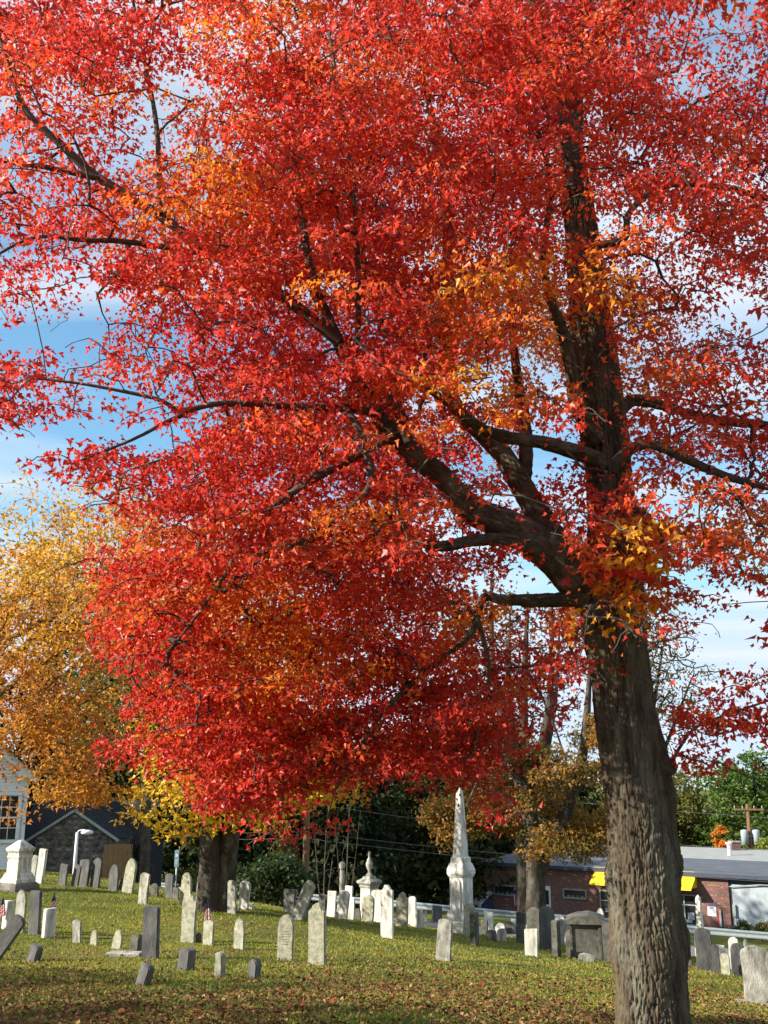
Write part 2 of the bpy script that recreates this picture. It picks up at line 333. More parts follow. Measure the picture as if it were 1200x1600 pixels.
# ------------------------------------------------------------------ tubes and skeletons
def catmull(P, step):
    P = np.asarray(P, float); o = []
    for i in range(len(P)-1):
        a = P[max(i-1, 0)]; b = P[i]; c = P[i+1]; d = P[min(i+2, len(P)-1)]
        n = max(2, int(np.linalg.norm((c-b)[:3])/step)); t = np.linspace(0, 1, n, endpoint=False)[:, None]
        o.append(.5*((2*b)+(-a+c)*t+(2*a-5*b+4*c-d)*t*t+(-a+3*b-3*c+d)*t**3))
    o.append(P[-1:]); return np.vstack(o)
def tube(name, Q, sides, bark=0, freq=22, bumps=(), lump=.06):
    """Q rows x,y,z,r -> smooth tube with bark relief in the mesh"""
    n = len(Q); C = Q[:, :3]; rad = np.maximum(Q[:, 3], .0015)
    T = np.gradient(C, axis=0); T = norm(T)
    ref = np.array([0, 1.0, 0]) if abs(T[:, 2]).mean() > .7 else np.array([0, 0, 1.0])
    X = norm(np.cross(T, ref)); Yv = np.cross(T, X)
    a = np.linspace(0, 2*math.pi, sides, endpoint=False)
    D = X[:, None]*np.cos(a)[None, :, None]+Yv[:, None]*np.sin(a)[None, :, None]
    s = np.r_[0, np.cumsum(np.linalg.norm(np.diff(C, axis=0), axis=1))]
    rr = np.repeat(rad[:, None], sides, 1)
    if lump: rr = rr*(1+lump*2*fbm(np.stack([np.cos(a)[None]*1.3+0*s[:, None], np.sin(a)[None]*1.3+0*s[:, None], np.repeat(s[:, None]*2.2, sides, 1)], -1)+C[0].sum(), 2))
    for th, h, amp, sg in bumps:
        da = np.abs((np.arctan2(D[..., 1], D[..., 0])-th+math.pi) % (2*math.pi)-math.pi)
        rr = rr+amp*np.exp(-(da*rad.mean())**2/(2*sg*sg)-((C[:, 2:3]-h)**2)/(2*sg*sg))
    if bark:
        q = np.stack([np.cos(a)[None]*rad[:, None], np.sin(a)[None]*rad[:, None], np.repeat(s[:, None]*.16, sides, 1)], -1)*freq
        wv = fbm(np.stack([q[..., 0]*.4, q[..., 1]*.4, q[..., 2]*1.5], -1)+5, 3)
        q = q+wv[..., None]*np.array([.9, .9, .5]); sm = lambda x: x*x*(3-2*x)
        nn = np.abs(vnoise(q)); n2 = np.abs(vnoise(q*np.array([1.9, 1.9, 2.6])+11)); n3 = fbm(q*np.array([2.5, 2.5, 9]), 3); n4 = np.abs(vnoise(q*np.array([.8, .8, 3.2])+31))
        rr = rr-bark*(1-sm(np.clip(nn/.24, 0, 1)))-.6*bark*(1-sm(np.clip(n2/.26, 0, 1)))-.4*bark*(1-sm(np.clip(n4/.12, 0, 1)))+.6*bark*n3
    V = (C[:, None]+D*rr[..., None]).reshape(-1, 3)
    i = np.arange(n-1)[:, None]*sides; k = np.arange(sides)[None]; k2 = (k+1) % sides
    Fq = np.stack([i+k, i+k2, i+sides+k2, i+sides+k], -1).reshape(-1, 4)
    cap = (n-1)*sides+np.arange(sides)
    loops = np.r_[Fq.ravel(), cap]; tot = np.r_[np.full(len(Fq), 4), sides]; st = np.r_[0, np.cumsum(tot)[:-1]]
    return npmesh(name, V, loops, st, tot, smooth=True)
def attach(nodes, targets, r, seg=3, sag=.06, maxd=None):
    """join every target to the nearest node of the growing skeleton; returns nodes, parents, leaf node ids"""
    n0 = len(nodes); cap = n0+len(targets)*seg; P = np.zeros((cap, 3)); P[:n0] = nodes; par = np.full(cap, -1)
    d0 = np.array([((nodes-t)**2).sum(1).min() for t in targets]); order = np.argsort(d0); cnt = n0; tips = np.zeros(len(targets), int)
    for j in order:
        t = targets[j]; d2 = ((P[:cnt]-t)**2).sum(1); k = int(np.argmin(d2)); a = P[k]; prev = k; L = math.sqrt(d2[k])
        for q in range(1, seg+1):
            f = q/seg; p = a+(t-a)*f
            if q < seg: p = p+r.normal(size=3)*.04*L; p[2] += sag*L*math.sin(f*math.pi)
            P[cnt] = p; par[cnt] = prev; prev = cnt; cnt += 1
        tips[j] = prev
    return P[:cnt], par[:cnt], tips
def twig_mesh(name, P, par, n0, r0=.0035, pw=.42, sides=4, rmax=.05):
    c = np.zeros(len(P)); isleaf = np.ones(len(P), bool); isleaf[par[par >= 0]] = False; c[isleaf] = 1
    for i in range(len(P)-1, n0-1, -1):
        if par[i] >= 0: c[par[i]] += c[i]
    rad = np.minimum(r0*np.maximum(c, 1)**pw, rmax)
    ids = np.arange(n0, len(P)); A = P[par[ids]]; B = P[ids]; rb = rad[ids]; ra = np.where(par[ids] < n0, rb*1.15, np.minimum(rad[par[ids]], rb*1.5))
    T = norm(B-A); ref = np.where(np.abs(T[:, 2:3]) > .8, np.array([[1., 0, 0]]), np.array([[0, 0, 1.]])); X = norm(np.cross(T, ref)); Yv = np.cross(T, X)
    a = np.linspace(0, 2*math.pi, sides, endpoint=False); D = X[:, None]*np.cos(a)[None, :, None]+Yv[:, None]*np.sin(a)[None, :, None]
    V = np.concatenate([A[:, None]+D*ra[:, None, None], (B+T*rb[:, None]*.5)[:, None]+D*rb[:, None, None]], 1).reshape(-1, 3)
    b = np.arange(len(ids))[:, None, None]*2*sides; k = np.arange(sides); q = np.stack([k, (k+1) % sides, sides+(k+1) % sides, sides+k], -1)[None]
    Fq = (b+q).reshape(-1, 4)
    return npmesh(name, V, Fq.ravel(), np.arange(len(Fq))*4, np.full(len(Fq), 4), smooth=True)

# ================================================================== ground
def axis(lo, hi, step, far, g=1.35):
    a = list(np.arange(lo, hi+1e-6, step)); s = step; x = hi
    while x < far: s *= g; x += s; a.append(x)
    s = step; x = lo
    while x > -far: s *= g; x -= s; a.insert(0, x)
    return np.array(a)
gx = axis(-18, 22, .33, 900); gy = axis(-4, 60, .33, 900)
GX, GY = np.meshgrid(gx, gy); GZ = gz(GX, GY)+.03*fbm(np.stack([GX*.9, GY*.9, 0*GX], -1), 2)
nx, ny = len(gx), len(gy); ii = (np.arange(ny-1)[:, None]*nx+np.arange(nx-1)[None]).ravel()
Fq = np.stack([ii, ii+1, ii+nx+1, ii+nx], -1)
me = npmesh('ground', np.stack([GX, GY, GZ], -1).reshape(-1, 3), Fq.ravel(), np.arange(len(Fq))*4, np.full(len(Fq), 4), smooth=True)
link('ground', me, M['lawn'], kind='structure')
def gzn(X, Y): return gz(X, Y)+.03*fbm(np.stack([X*.9, Y*.9, 0*X], -1), 2)

# road, markings
def strip(name, off0, off1, lift, material, X0=-70, X1=70, kind='structure'):
    xs = np.arange(X0, X1+.1, 1.0); nrm = np.array([-.313, -.95]); v = []; nv = 7
    for X in xs:
        for o in np.linspace(off0, off1, nv):
            x = X+nrm[0]*o; y = 54-.33*X+nrm[1]*o; v.append((x, y, gz1(x, y)+lift))
    f = [(i*nv+j, i*nv+j+1, (i+1)*nv+j+1, (i+1)*nv+j) for i in range(len(xs)-1) for j in range(nv-1)]
    return link(name, pydata(name, v, f, True), material, kind=kind)
strip('road', .7, 8.2, .06, M['asphalt'])
strip('road_line', 4.35, 4.5, .066, M['roadyellow']); strip('road_line', 4.65, 4.8, .066, M['roadyellow'])

# guard rail
def rail():
    root = empty('guard_rail', (0, 54, gz1(0, 54)), 'galvanised steel guard rail running along the far side of the road', 'guard rail')
    nrm = np.array([-.313, -.95])
    prof = [(.0, .62), (.045, .65), (.05, .70), (.005, .76), (.005, .80), (.05, .86), (.045, .91), (.0, .94), (-.03, .94), (-.03, .62)]
    xs = np.arange(-45, 46, 1.0); v = []
    for X in xs:
        y = 54-.33*X; z = gz1(X, y)-.12
        for o, h in prof: v.append((X+nrm[0]*o-0, y+nrm[1]*o-54, z+h-root.location.z))
    k = len(prof); f = [(i*k+j, i*k+(j+1) % k, (i+1)*k+(j+1) % k, (i+1)*k+j) for i in range(len(xs)-1) for j in range(k)]
    link('beam', pydata('beam', v, f), M['steel'], root)
    bm = bmesh.new(); add_box(bm, 0, 0, 0, .1, .16, 1.4); pm = from_bm(bm, 'post'); pm.materials.append(M['steel'])
    for X in np.arange(-44, 45, 2.0):
        y = 54-.33*X; o = link('post', pm, None, root); o.location = (X+.04, y+.13-54, gz1(X, y)+.05-root.location.z)
rail()

# ================================================================== red maple (main subject)
tree = empty('red_maple_tree', (*at(1022, 1640, 8.0)[:2], gz1(*at(1022, 1640, 8.0)[:2])), 'large red leaved maple tree with a thick furrowed trunk', 'tree')
TB = np.array(tree.location)
def limb(pts, Y0, Y1, ext=0):
    n = len(pts); o = []
    for i, (px, py, r) in enumerate(pts):
        Y = Y0+(Y1-Y0)*i/(n-1); p = at(px, py, Y); o.append((*p, r*depth(p)/F))
    return np.array(o)
trunkpts = [(1026,1690,78),(1023,1640,66),(1021,1600,59),(1015,1500,54),(1009,1430,56),(1004,1350,53),(1002,1300,53),(996,1240,51),(992,1195,53),(984,1150,50),
            (975,1100,47),(966,1000,45),(961,931,46),(958,850,40),(953,759,36),(941,656,37),(928,553,36),(921,470,32),(913,400,28),(901,300,23),(892,220,19),(896,130,16),(905,60,15),(925,-60,13),(940,-200,11),(950,-400,8),(955,-600,5)]
TQ = limb(trunkpts, 8.0, 8.7)
TQ[0, :3] = TB-np.array([0, 0, .25]); TQ[0, 3] = .46; 
bz = lambda py: at(1000, py, 8.1)[2]
bumps = [(0, bz(1195), .05, .10), (0, bz(1290), .045, .10), (0.1, bz(1415), .05, .10), (math.pi, bz(1430), .035, .09), (math.pi, bz(1318), .03, .07), (-1.6, bz(1215), .03, .09), (-1.4, bz(1430), .035, .12), (math.pi, bz(950), .05, .12), (-2.2, bz(1080), .02, .1)]
_cut = 19; TC = np.vstack([catmull(TQ[:_cut+1], .014), catmull(TQ[_cut:], .05)[1:]])
link('trunk', tube('trunk', TC-np.r_[TB, 0], 330, .019, 36, bumps, .03), M['bark'], tree)
limbs = {
 'A': limb([(945,950,36),(905,912,33),(860,865,30),(800,825,26),(735,795,22),(690,745,19),(640,705,18),(600,660,16),(578,625,14),(548,570,12),(515,505,10),(487,430,8),(470,330,6),(445,220,4),(420,60,2.5)], 8.15, 7.5),
 'B': limb([(925,925,30),(880,875,27),(850,820,22),(815,760,18),(785,710,16),(750,675,14),(715,640,12),(696,580,11),(700,480,9),(698,350,8),(690,240,7),(665,140,5),(640,0,4)], 8.2, 9.2),
 'B2': limb([(818,765,13),(822,700,11),(818,650,10),(808,590,8),(800,500,6),(790,380,4)], 8.5, 8.9),
 'C': limb([(938,722,16),(905,708,13),(850,692,11),(780,680,10),(730,655,8),(700,630,6),(640,590,4)], 8.1, 7.4),
 'D': limb([(860,868,14),(800,845,11),(740,845,10),(690,853,9),(650,842,8),(605,805,6.5),(560,825,5),(480,842,3.5),(400,870,2.5)], 8.0, 7.0),
 'E': limb([(640,690,9),(615,628,9),(580,640,9),(540,637,8),(480,637,7),(420,632,6),(330,632,5),(270,655,4),(200,690,2.5),(110,725,1.8)], 7.6, 6.9),
 'E2': limb([(538,640,6),(557,540,5),(560,440,4.5),(552,300,4),(535,180,3),(515,50,2.5)], 7.3, 6.6),
 'E3': limb([(330,632,5),(280,640,4),(240,622,3.5),(130,600,2.5),(40,590,1.8)], 7.0, 6.8),
 'E4': limb([(540,640,7),(565,680,7),(578,730,6),(576,762,5.5),(545,795,5),(490,835,4),(390,885,3)], 7.3, 6.9),
 'F': limb([(640,672,7),(600,690,7),(540,722,6.5),(480,755,6),(415,800,5),(390,838,4.5),(350,900,4),(320,945,3),(270,1010,2)], 7.7, 7.9),
 'G': limb([(925,937,15),(905,936,12.5),(850,938,11),(790,938,9),(755,935,7),(735,990,5),(690,1030,4.5),(620,1090,4),(560,1170,3),(520,1240,2)], 8.0, 8.3),
 'G2': limb([(745,965,4),(758,1010,3.5),(765,1050,3),(755,1110,2.2),(735,1190,1.8)], 8.05, 8.3),
 'H': limb([(935,690,15),(905,640,13),(893,580,11),(880,520,9.5),(862,470,8),(850,400,6),(860,290,5),(840,200,4)], 8.2, 7.5),
 'R1': limb([(945,660,14),(968,640,12),(990,625,10),(1030,632,9),(1090,650,8),(1150,660,7),(1230,668,6),(1400,690,4)], 8.3, 8.6),
 'R2': limb([(955,735,11),(980,706,9),(1020,695,8),(1100,730,7),(1160,752,6),(1240,770,5),(1380,800,3)], 8.2, 7.8),
 'R3': limb([(898,160,7),(925,135,5),(955,122,4.5),(990,128,3.5),(1060,110,2.5)], 8.5, 8.2),
 'R4': limb([(902,110,12),(930,60,11),(975,15,9),(1030,-50,7),(1150,-150,5)], 8.5, 8.9),
 'R5': limb([(920,440,9),(905,392,6),(935,383,6),(975,373,6),(985,330,5),(1040,290,5),(1130,292,5),(1200,310,5),(1330,330,3)], 8.3, 8.0),
 'R6': limb([(960,790,9),(1000,800,8),(1020,822,8),(1040,862,8)], 8.0, 7.8),
 'L1': limb([(530,535,9),(440,462,9),(330,395,8.5),(240,330,8),(150,275,7.5),(95,225,6.5),(38,168,5),(2,65,3),(-30,-60,2)], 7.45, 6.7),
 'L2': limb([(160,280,5),(80,263,4.5),(0,250,4),(-120,220,2)], 6.9, 6.6),
 'L3': limb([(330,398,5),(200,378,4.5),(130,375,4),(50,372,3),(-40,420,2)], 7.1, 6.6),
 'L4': limb([(250,335,5),(245,200,4),(225,90,3),(200,-40,2)], 7.1, 7.2),
 'U1': limb([(902,300,18),(872,180,18),(845,60,18),(832,-40,16),(800,-220,11),(760,-420,6)], 8.4, 7.8),
 'S': limb([(1050,1192,3),(1062,1168,2.6),(1090,1135,2.3),(1150,1112,2),(1230,1085,2)], 7.95, 7.5),
}
nodes = [TC[::12, :3][int(len(TC)*.03):]]
nodes = [TC[(TC[:, 2] > at(960, 900, 8.2)[2]), :3][::8]]
for k, q in limbs.items():
    c = catmull(q, .03); big = q[:, 3].max() > .06
    link('branch', tube('branch', c-np.r_[TB, 0], 64 if big else 12, .014 if big else .002, 34, (), .06), M['limb_bark'] if big else M['twig'], tree)
    if k not in ('R6',): nodes.append(c[len(c)//4::5, :3])
nodes = np.vstack(nodes)
# pruning scars
for px, py, rr, ang in ((1049, 1197, .055, 25), (968, 1208, .048, -75)):
    v, f = lathe([(rr*1.6, -.08), (rr*1.3, -.02), (rr*1.1, .008), (rr*.95, .004), (rr*.3, .0)], 20)
    o = link('pruning_scar', pydata('pruning_scar', v, f, False), M['cutwood'], tree, label='sawn off branch stub with a pale grey ring')
    dirv = Vector((.80, -.6, 0)) if ang > 0 else Vector((-.45, -.89, .05))
    zc = at(px, py, 7.85)[2]; tc0 = TC[int(np.argmin(np.abs(TC[:, 2]-zc)))]
    o.rotation_euler = dirv.to_track_quat('Z', 'Y').to_euler(); o.location = Vector(tc0[:3]-TB)+dirv*(tc0[3]+(.035 if ang > 0 else -.012)); o.scale = (1.35, 1, 1)

MASK = """888883788999998998887634
888874578999999999987645
787643488999999998976577
677544589999999999777778
455555889999999998888888
345678899999999998888886
667778899998999998888775
565668899998998988776776
653478999999999988777677
542037899999999998887754
100466789999999998888864
751667789999999777788766
763346689999888566656776
000114689999755535777776
257888899999765645776655
000258999999986555767766
000378999999977666788776
001689999999997642898877
000699999999998632895443
001589999999998745892200
000368999999998756641000
000049999999999874200037
000158999999999962000677
000467999999999830000463
000000799732144300000000
000000156640000410000000
000000000000000000000000""".split()
MK = np.array([[int(c) for c in r_] for r_ in MASK], float)
LAI = np.array([0, .10, .22, .38, .6, .9, 1.35, 2.05, 3.0, 4.6])
def mask_at(px, py):
    x = np.clip(px/50-.5, 0, 22.999); y = np.clip(py/50-.5, 0, 25.999); i = np.floor(x).astype(int); j = np.floor(y).astype(int); fx = x-i; fy = y-j
    return (MK[j, i]*(1-fx)+MK[j, i+1]*fx)*(1-fy)+(MK[j+1, i]*(1-fx)+MK[j+1, i+1]*fx)*fy
EC = np.array([1.5, 8.3, 6.8]); ES = np.array([6.2, 3.0, 6.4])
def yspan(px, py):
    d = ray(px, py); o = (np.array([0, 0, CZ])-EC)/ES; q = d/ES; a = q@q; b = o@q; c = o@o-1; disc = b*b-a*c
    if disc <= 0:
        t = -b/a; return t*d[1]-.35, t*d[1]+.35
    s = math.sqrt(disc)/a; t = -b/a; y0, y1 = (t-s)*d[1], (t+s)*d[1]
    if y1-y0 < .7: y0 -= .3; y1 += .3
    return y0, y1
C = []
for j in range(27):
    for i in range(24):
        n = rng.poisson(LAI[int(MK[j, i])]*1.55)
        for _ in range(n):
            px = 50*(i+rng.rand()); py = 50*(j+rng.rand()); y0, y1 = yspan(px, py)
            if py > 860 and px < 880: y0 = max(y0, 7.9 if py > 940 else 7.2); y1 = max(y1, 9.8)
            if py > 1040 and px > 1000: y0, y1 = 7.45, 7.95
            C.append(at(px, py, max(5.9, y0)+(y1-max(5.9, y0))*rng.rand()))
C = np.array(C)
# crown beyond the frame (above, right, a little left)
Q = EC+ES*norm(rng.normal(size=(5200, 3)))*(rng.rand(5200, 1)**.4); px, py, dd = project(Q)
off = ((px < 0) & (px > -260) & (py < 700)) | ((px > 1200) & (py < 980)) | ((py < 0) & (px > -200)); off &= (Q[:, 1] > 6.6)
CO = Q[off][:1300]
# hanging spray in front of the trunk
HS = np.array([at(900+rng.rand()*135, 800+rng.rand()*175, 7.35+rng.rand()*.35) for _ in range(34)])
ppx, ppy, _ = project(HS); keep = (ppy < 905) | (ppx > 925) & (ppy-900 < (1060-ppx)*1.2); HS = HS[keep]
ALL = np.vstack([C, CO, HS])
_d = C-np.array([1.6, 8.3, 0]); _d[:, 2] = 0; _d = norm(_d)+np.random.RandomState(5).normal(size=(len(C), 3))*.55; _d[:, 2] = -.12; _d = norm(_d)
T1 = C+.30*_d-np.array([0, 0, .07]); _s = norm(np.cross(_d, [0, 0, 1.])); T2 = C+.14*_d+.12*_s*np.sign(rng.rand(len(C), 1)-.5)
ALL = np.vstack([ALL, T1, T2])
P_, par_, tips_ = attach(nodes, ALL, rng)
link('twigs', twig_mesh('twigs', P_-TB, par_, len(nodes), .0036, .42, 4, .03), M['twig'], tree, kind='stuff')

CLEAR = [([(1021,1600),(1009,1430),(992,1195),(966,1000),(961,940)], 62, 8.0), ([(945,740),(941,656),(928,553),(921,510)], 27, 8.1), ([(901,310),(892,230)], 15, 8.3),
         ([(905,912),(860,865),(800,825),(735,795),(690,745),(640,705),(600,660)], 16, 7.9), ([(880,875),(850,820),(815,760),(785,710),(750,675)], 15, 8.5),
         ([(925,937),(850,938),(800,938)], 12, 7.9), ([(905,708),(850,692),(780,680),(730,655)], 12, 7.8), ([(800,845),(740,845),(690,853)], 9, 7.6), ([(545,640),(565,680),(578,730),(576,762)], 8, 7.2),
         ([(487,430),(470,330)], 9, 7.5), ([(968,640),(990,625),(1030,632)], 10, 8.3), ([(1020,695),(1100,730),(1160,752)], 7, 8.0), ([(557,540),(560,440),(552,300)], 5, 7.0), ([(150,275),(95,225),(38,168)], 7, 6.9), ([(1000,800),(1040,862)], 12, 7.8), ([(893,580),(870,490)], 12, 7.9), ([(420,632),(330,632),(540,637)], 6, 7.0), ([(600,690),(540,722),(480,755),(415,800)], 7, 7.2)]
def in_clear(px, py, Yl):
    o = np.zeros(len(px), bool)
    for pts, r, yd in CLEAR:
        dm = np.full(len(px), 1e9)
        for (x0, y0), (x1, y1) in zip(pts[:-1], pts[1:]):
            vx, vy = x1-x0, y1-y0; t = np.clip(((px-x0)*vx+(py-y0)*vy)/(vx*vx+vy*vy), 0, 1); dm = np.minimum(dm, np.hypot(px-x0-t*vx, py-y0-t*vy))
        o |= (dm < r) & (Yl < yd)
    return o
OR = [(850,490,95,1.0),(780,570,60,.9),(690,615,45,.9),(650,90,30,.8),(990,885,75,1.1),(960,950,50,1.2),(450,1030,60,.9),(430,980,50,.6),(740,965,45,.7),(600,1000,60,.5),(270,200,80,.45),(420,60,60,.5),(330,300,90,.4),(1000,30,70,.3),(480,1070,40,.9),(700,460,60,.5),(640,800,30,.5),(560,880,40,.5),(1100,480,60,.3),(1020,610,60,.5),(230,900,80,.3),(1130,820,60,.4),(520,430,60,.3),(380,950,70,.35)]
def red_colour(P, cid, r, flag=None):
    cen = np.zeros((cid.max()+1, 3)); np.add.at(cen, cid, P); cen /= np.maximum(np.bincount(cid, minlength=cid.max()+1), 1)[:, None]
    px, py, _ = project(cen); px = (px+r.normal(size=len(px))*28)[cid]; py = (py+r.normal(size=len(py))*28)[cid]; cw = (r.rand(cid.max()+1)*1.5)[cid]
    w = np.zeros(len(P))
    for x, y, s, a in OR: w += a*np.exp(-((px-x)**2+(py-y)**2)/(2*(s*.75)**2))
    cr_ = r.rand(cid.max()+1)[cid]
    n = fbm(P*1.1, 2)*1.1+(cr_-.5)*.6+r.normal(size=len(P))*.22
    w = np.clip(w, 0, 1.2)*cw*(.6+.7*r.rand(len(P)))+.25*(cw > 1.38)+np.clip(n, -1, 1)*.24
    crim = np.array([.46, .022, .026]); red = np.array([.66, .052, .032]); ored = np.array([.78, .14, .03]); org = np.array([.88, .33, .03]); yel = np.array([.85, .48, .05])
    st = [(-.3, crim), (.02, red), (.30, ored), (.75, org), (1.9, yel)]
    o = np.zeros((len(P), 3)); xs = [s[0] for s in st]
    for c in range(3): o[:, c] = np.interp(w, xs, [s[1][c] for s in st])
    return np.clip(o*(.86+.28*r.rand(len(P), 1)), 0, .9)
def spray_dir(Cs):
    d = Cs-np.array([1.6, 8.3, 0]); d[:, 2] = 0; d = norm(d)+np.random.RandomState(5).normal(size=(len(Cs), 3))*.55; d[:, 2] = -.12+.25*(Cs[:, 2]-4)/6*0; return norm(d)
def red_leaves(Cs, n, rad, size, frame=True, front=False):
    idx, P, tip, nor = cluster_leaves(Cs, n, rad, rng, .55, .6, EC, .35, spray_dir(Cs))
    if frame:
        px, py, d = project(P); inn = (px > 0) & (px < 1200) & (py > 0) & (py < 1350); m = mask_at(px, py)
        kp = np.ones(len(P), bool); kp &= ~(inn & (m < 1.4) & (rng.rand(len(P)) < .9)); kp &= ~(inn & (m < 3.2) & (rng.rand(len(P)) < .35))
        kp &= ~(in_clear(px, py, P[:, 1]) & (rng.rand(len(P)) < .94))
        idx, P, tip, nor = idx[kp], P[kp], tip[kp], nor[kp]
    sz = size*(.55+.9*rng.rand(len(P)))
    return P, tip, nor, sz, red_colour(P, idx, rng)
A = red_leaves(C, 102, .27, .046); B = red_leaves(CO, 26, .32, .09, False); D_ = red_leaves(HS, 26, .16, .066, False)
LP, LT, LN, LS, LC = [np.concatenate([a, b, d]) for a, b, d in zip(A, B, D_)]
# the 300 leaves that show largest become single leaves
px, py, dd = project(LP); inn = (px > 10) & (px < 1190) & (py > 10) & (py < 1300)
score = np.where(inn, LS/dd*(1+.9*(np.arange(len(LP)) >= len(A[0])+len(B[0]))), 0); big = np.argsort(-score)[:300]; rest = np.ones(len(LP), bool); rest[big] = False
link('crown', leaves_mesh('crown', LP[rest]-TB, LT[rest], LN[rest], LS[rest], LC[rest], MAPLE4), M['leaf'], tree, kind='stuff')
pal = LC[big][::25]; lm = []
for c in pal:
    m_ = leaves_mesh('leaf', np.zeros((1, 3)), np.array([[0, 1., 0]]), np.array([[0, 0, 1.]]), np.ones(1), c[None]); m_.materials.append(M['leaf']); lm.append(m_)
bx, bt, bn = leaf_bases(LT[big], LN[big])
for i, k in enumerate(big):
    o = link('leaf', lm[int(np.argmin(((pal-LC[k])**2).sum(1)))], None, tree); m4 = Matrix.Identity(4)
    for a_, v_ in enumerate((bx[i], bt[i], bn[i])):
        for b_ in range(3): m4[b_][a_] = float(v_[b_]*LS[k])
    for b_ in range(3): m4[b_][3] = float(LP[k][b_]-TB[b_])
    o.matrix_local = m4

# ================================================================== other trees
def make_tree(name, label, base, trunk, ell, n_cl, per, rad, size, palette, material='leaf', trunk_mat='darkbark', tmpl=OVAL, cat='tree', group=None, droop=.3, limbs_n=7, shell=.35, twig=.004, extra_trunks=(), seed=1, cfun=None, sag=.06, keep=None, gap=None):
    """trunk: rows (dx,dy,h,r); ell: list of (centre offset, semi axes, weight); palette: list of (colour, weight)"""
    r = np.random.RandomState(seed); base = np.asarray(base, float); root = empty(name, base, label, cat, group)
    tq = np.array([(a, b, c, d) for a, b, c, d in trunk], float); tc_ = catmull(tq, .12)
    link('trunk', tube('trunk', tc_, 24, .014*min(1, tq[0, 3]*4), 18, (), .08), M[trunk_mat], root)
    nd = [tc_[len(tc_)//3::2, :3]]
    for et in extra_trunks:
        c_ = catmull(np.array(et, float), .12); link('trunk', tube('trunk', c_, 20, .012, 18, (), .08), M[trunk_mat], root); nd.append(c_[len(c_)//3::2, :3])
    ws = np.array([e[2] for e in ell], float); ws /= ws.sum(); pick = r.choice(len(ell), n_cl, p=ws)
    Cn = np.array([np.array(ell[k][0])+np.array(ell[k][1])*norm(r.normal(size=3))*(r.rand()**shell) for k in pick]); Cn = Cn[Cn[:, 2] > .25]
    if gap is not None: Cn = Cn[fbm(Cn*gap[0]+seed*3.7, 2) > gap[1]]
    if keep is not None: Cn = Cn[keep(Cn+base)]
    top = tc_[int(len(tc_)*.45):]
    for k in range(limbs_n):
        a = top[int(len(top)*k/limbs_n*.85)]; t = Cn[r.randint(len(Cn))]; t = t-(t-a[:3])*.12; L_ = np.linalg.norm(t-a[:3]); mid = (a[:3]+t)/2+np.array([0, 0, .12*L_])+r.normal(size=3)*.06*L_
        q = np.array([(*a[:3], a[3]*.6), (*mid, a[3]*.38), (*t, a[3]*.12)]); c_ = catmull(q, .12)
        link('branch', tube('branch', c_, 9, 0, 20, (), .08), M[trunk_mat], root); nd.append(c_[2::2, :3])
    nd = np.vstack(nd); Pn, pr, tp = attach(nd, Cn, r, 3, sag)
    link('twigs', twig_mesh('twigs', Pn, pr, len(nd), twig, .42, 4, tq[0, 3]*.35), M[trunk_mat], root, kind='stuff')
    if per > 0:
        ctr = sum(np.array(e[0])*w for e, w in zip(ell, ws))
        n = max(1, int(per)); idx, P, tip, nor = cluster_leaves(Cn, n, rad, r, droop, .65, ctr, .5)
        if per < 1: kp = r.rand(len(P)) < per; idx, P, tip, nor = idx[kp], P[kp], tip[kp], nor[kp]
        pc = np.array([c for c, w in palette]); pw = np.array([w for c, w in palette], float); pw /= pw.sum()
        cc = pc[r.choice(len(pc), len(Cn), p=pw)][idx]*.6+pc[r.choice(len(pc), len(P), p=pw)]*.4
        if cfun is not None: cc = cfun(P+base, cc, r)
        cc = np.clip(cc*(.82+.36*r.rand(len(P), 1)), 0, .9)
        link('crown', leaves_mesh('crown', P, tip, nor, size*(.7+.6*r.rand(len(P))), cc, tmpl), M[material], root, kind='stuff')
    return root
YO = [((.70, .34, .03), 3), ((.60, .22, .03), 2.5), ((.78, .48, .05), 3), ((.30, .12, .025), 2.2), ((.42, .30, .04), 1)]
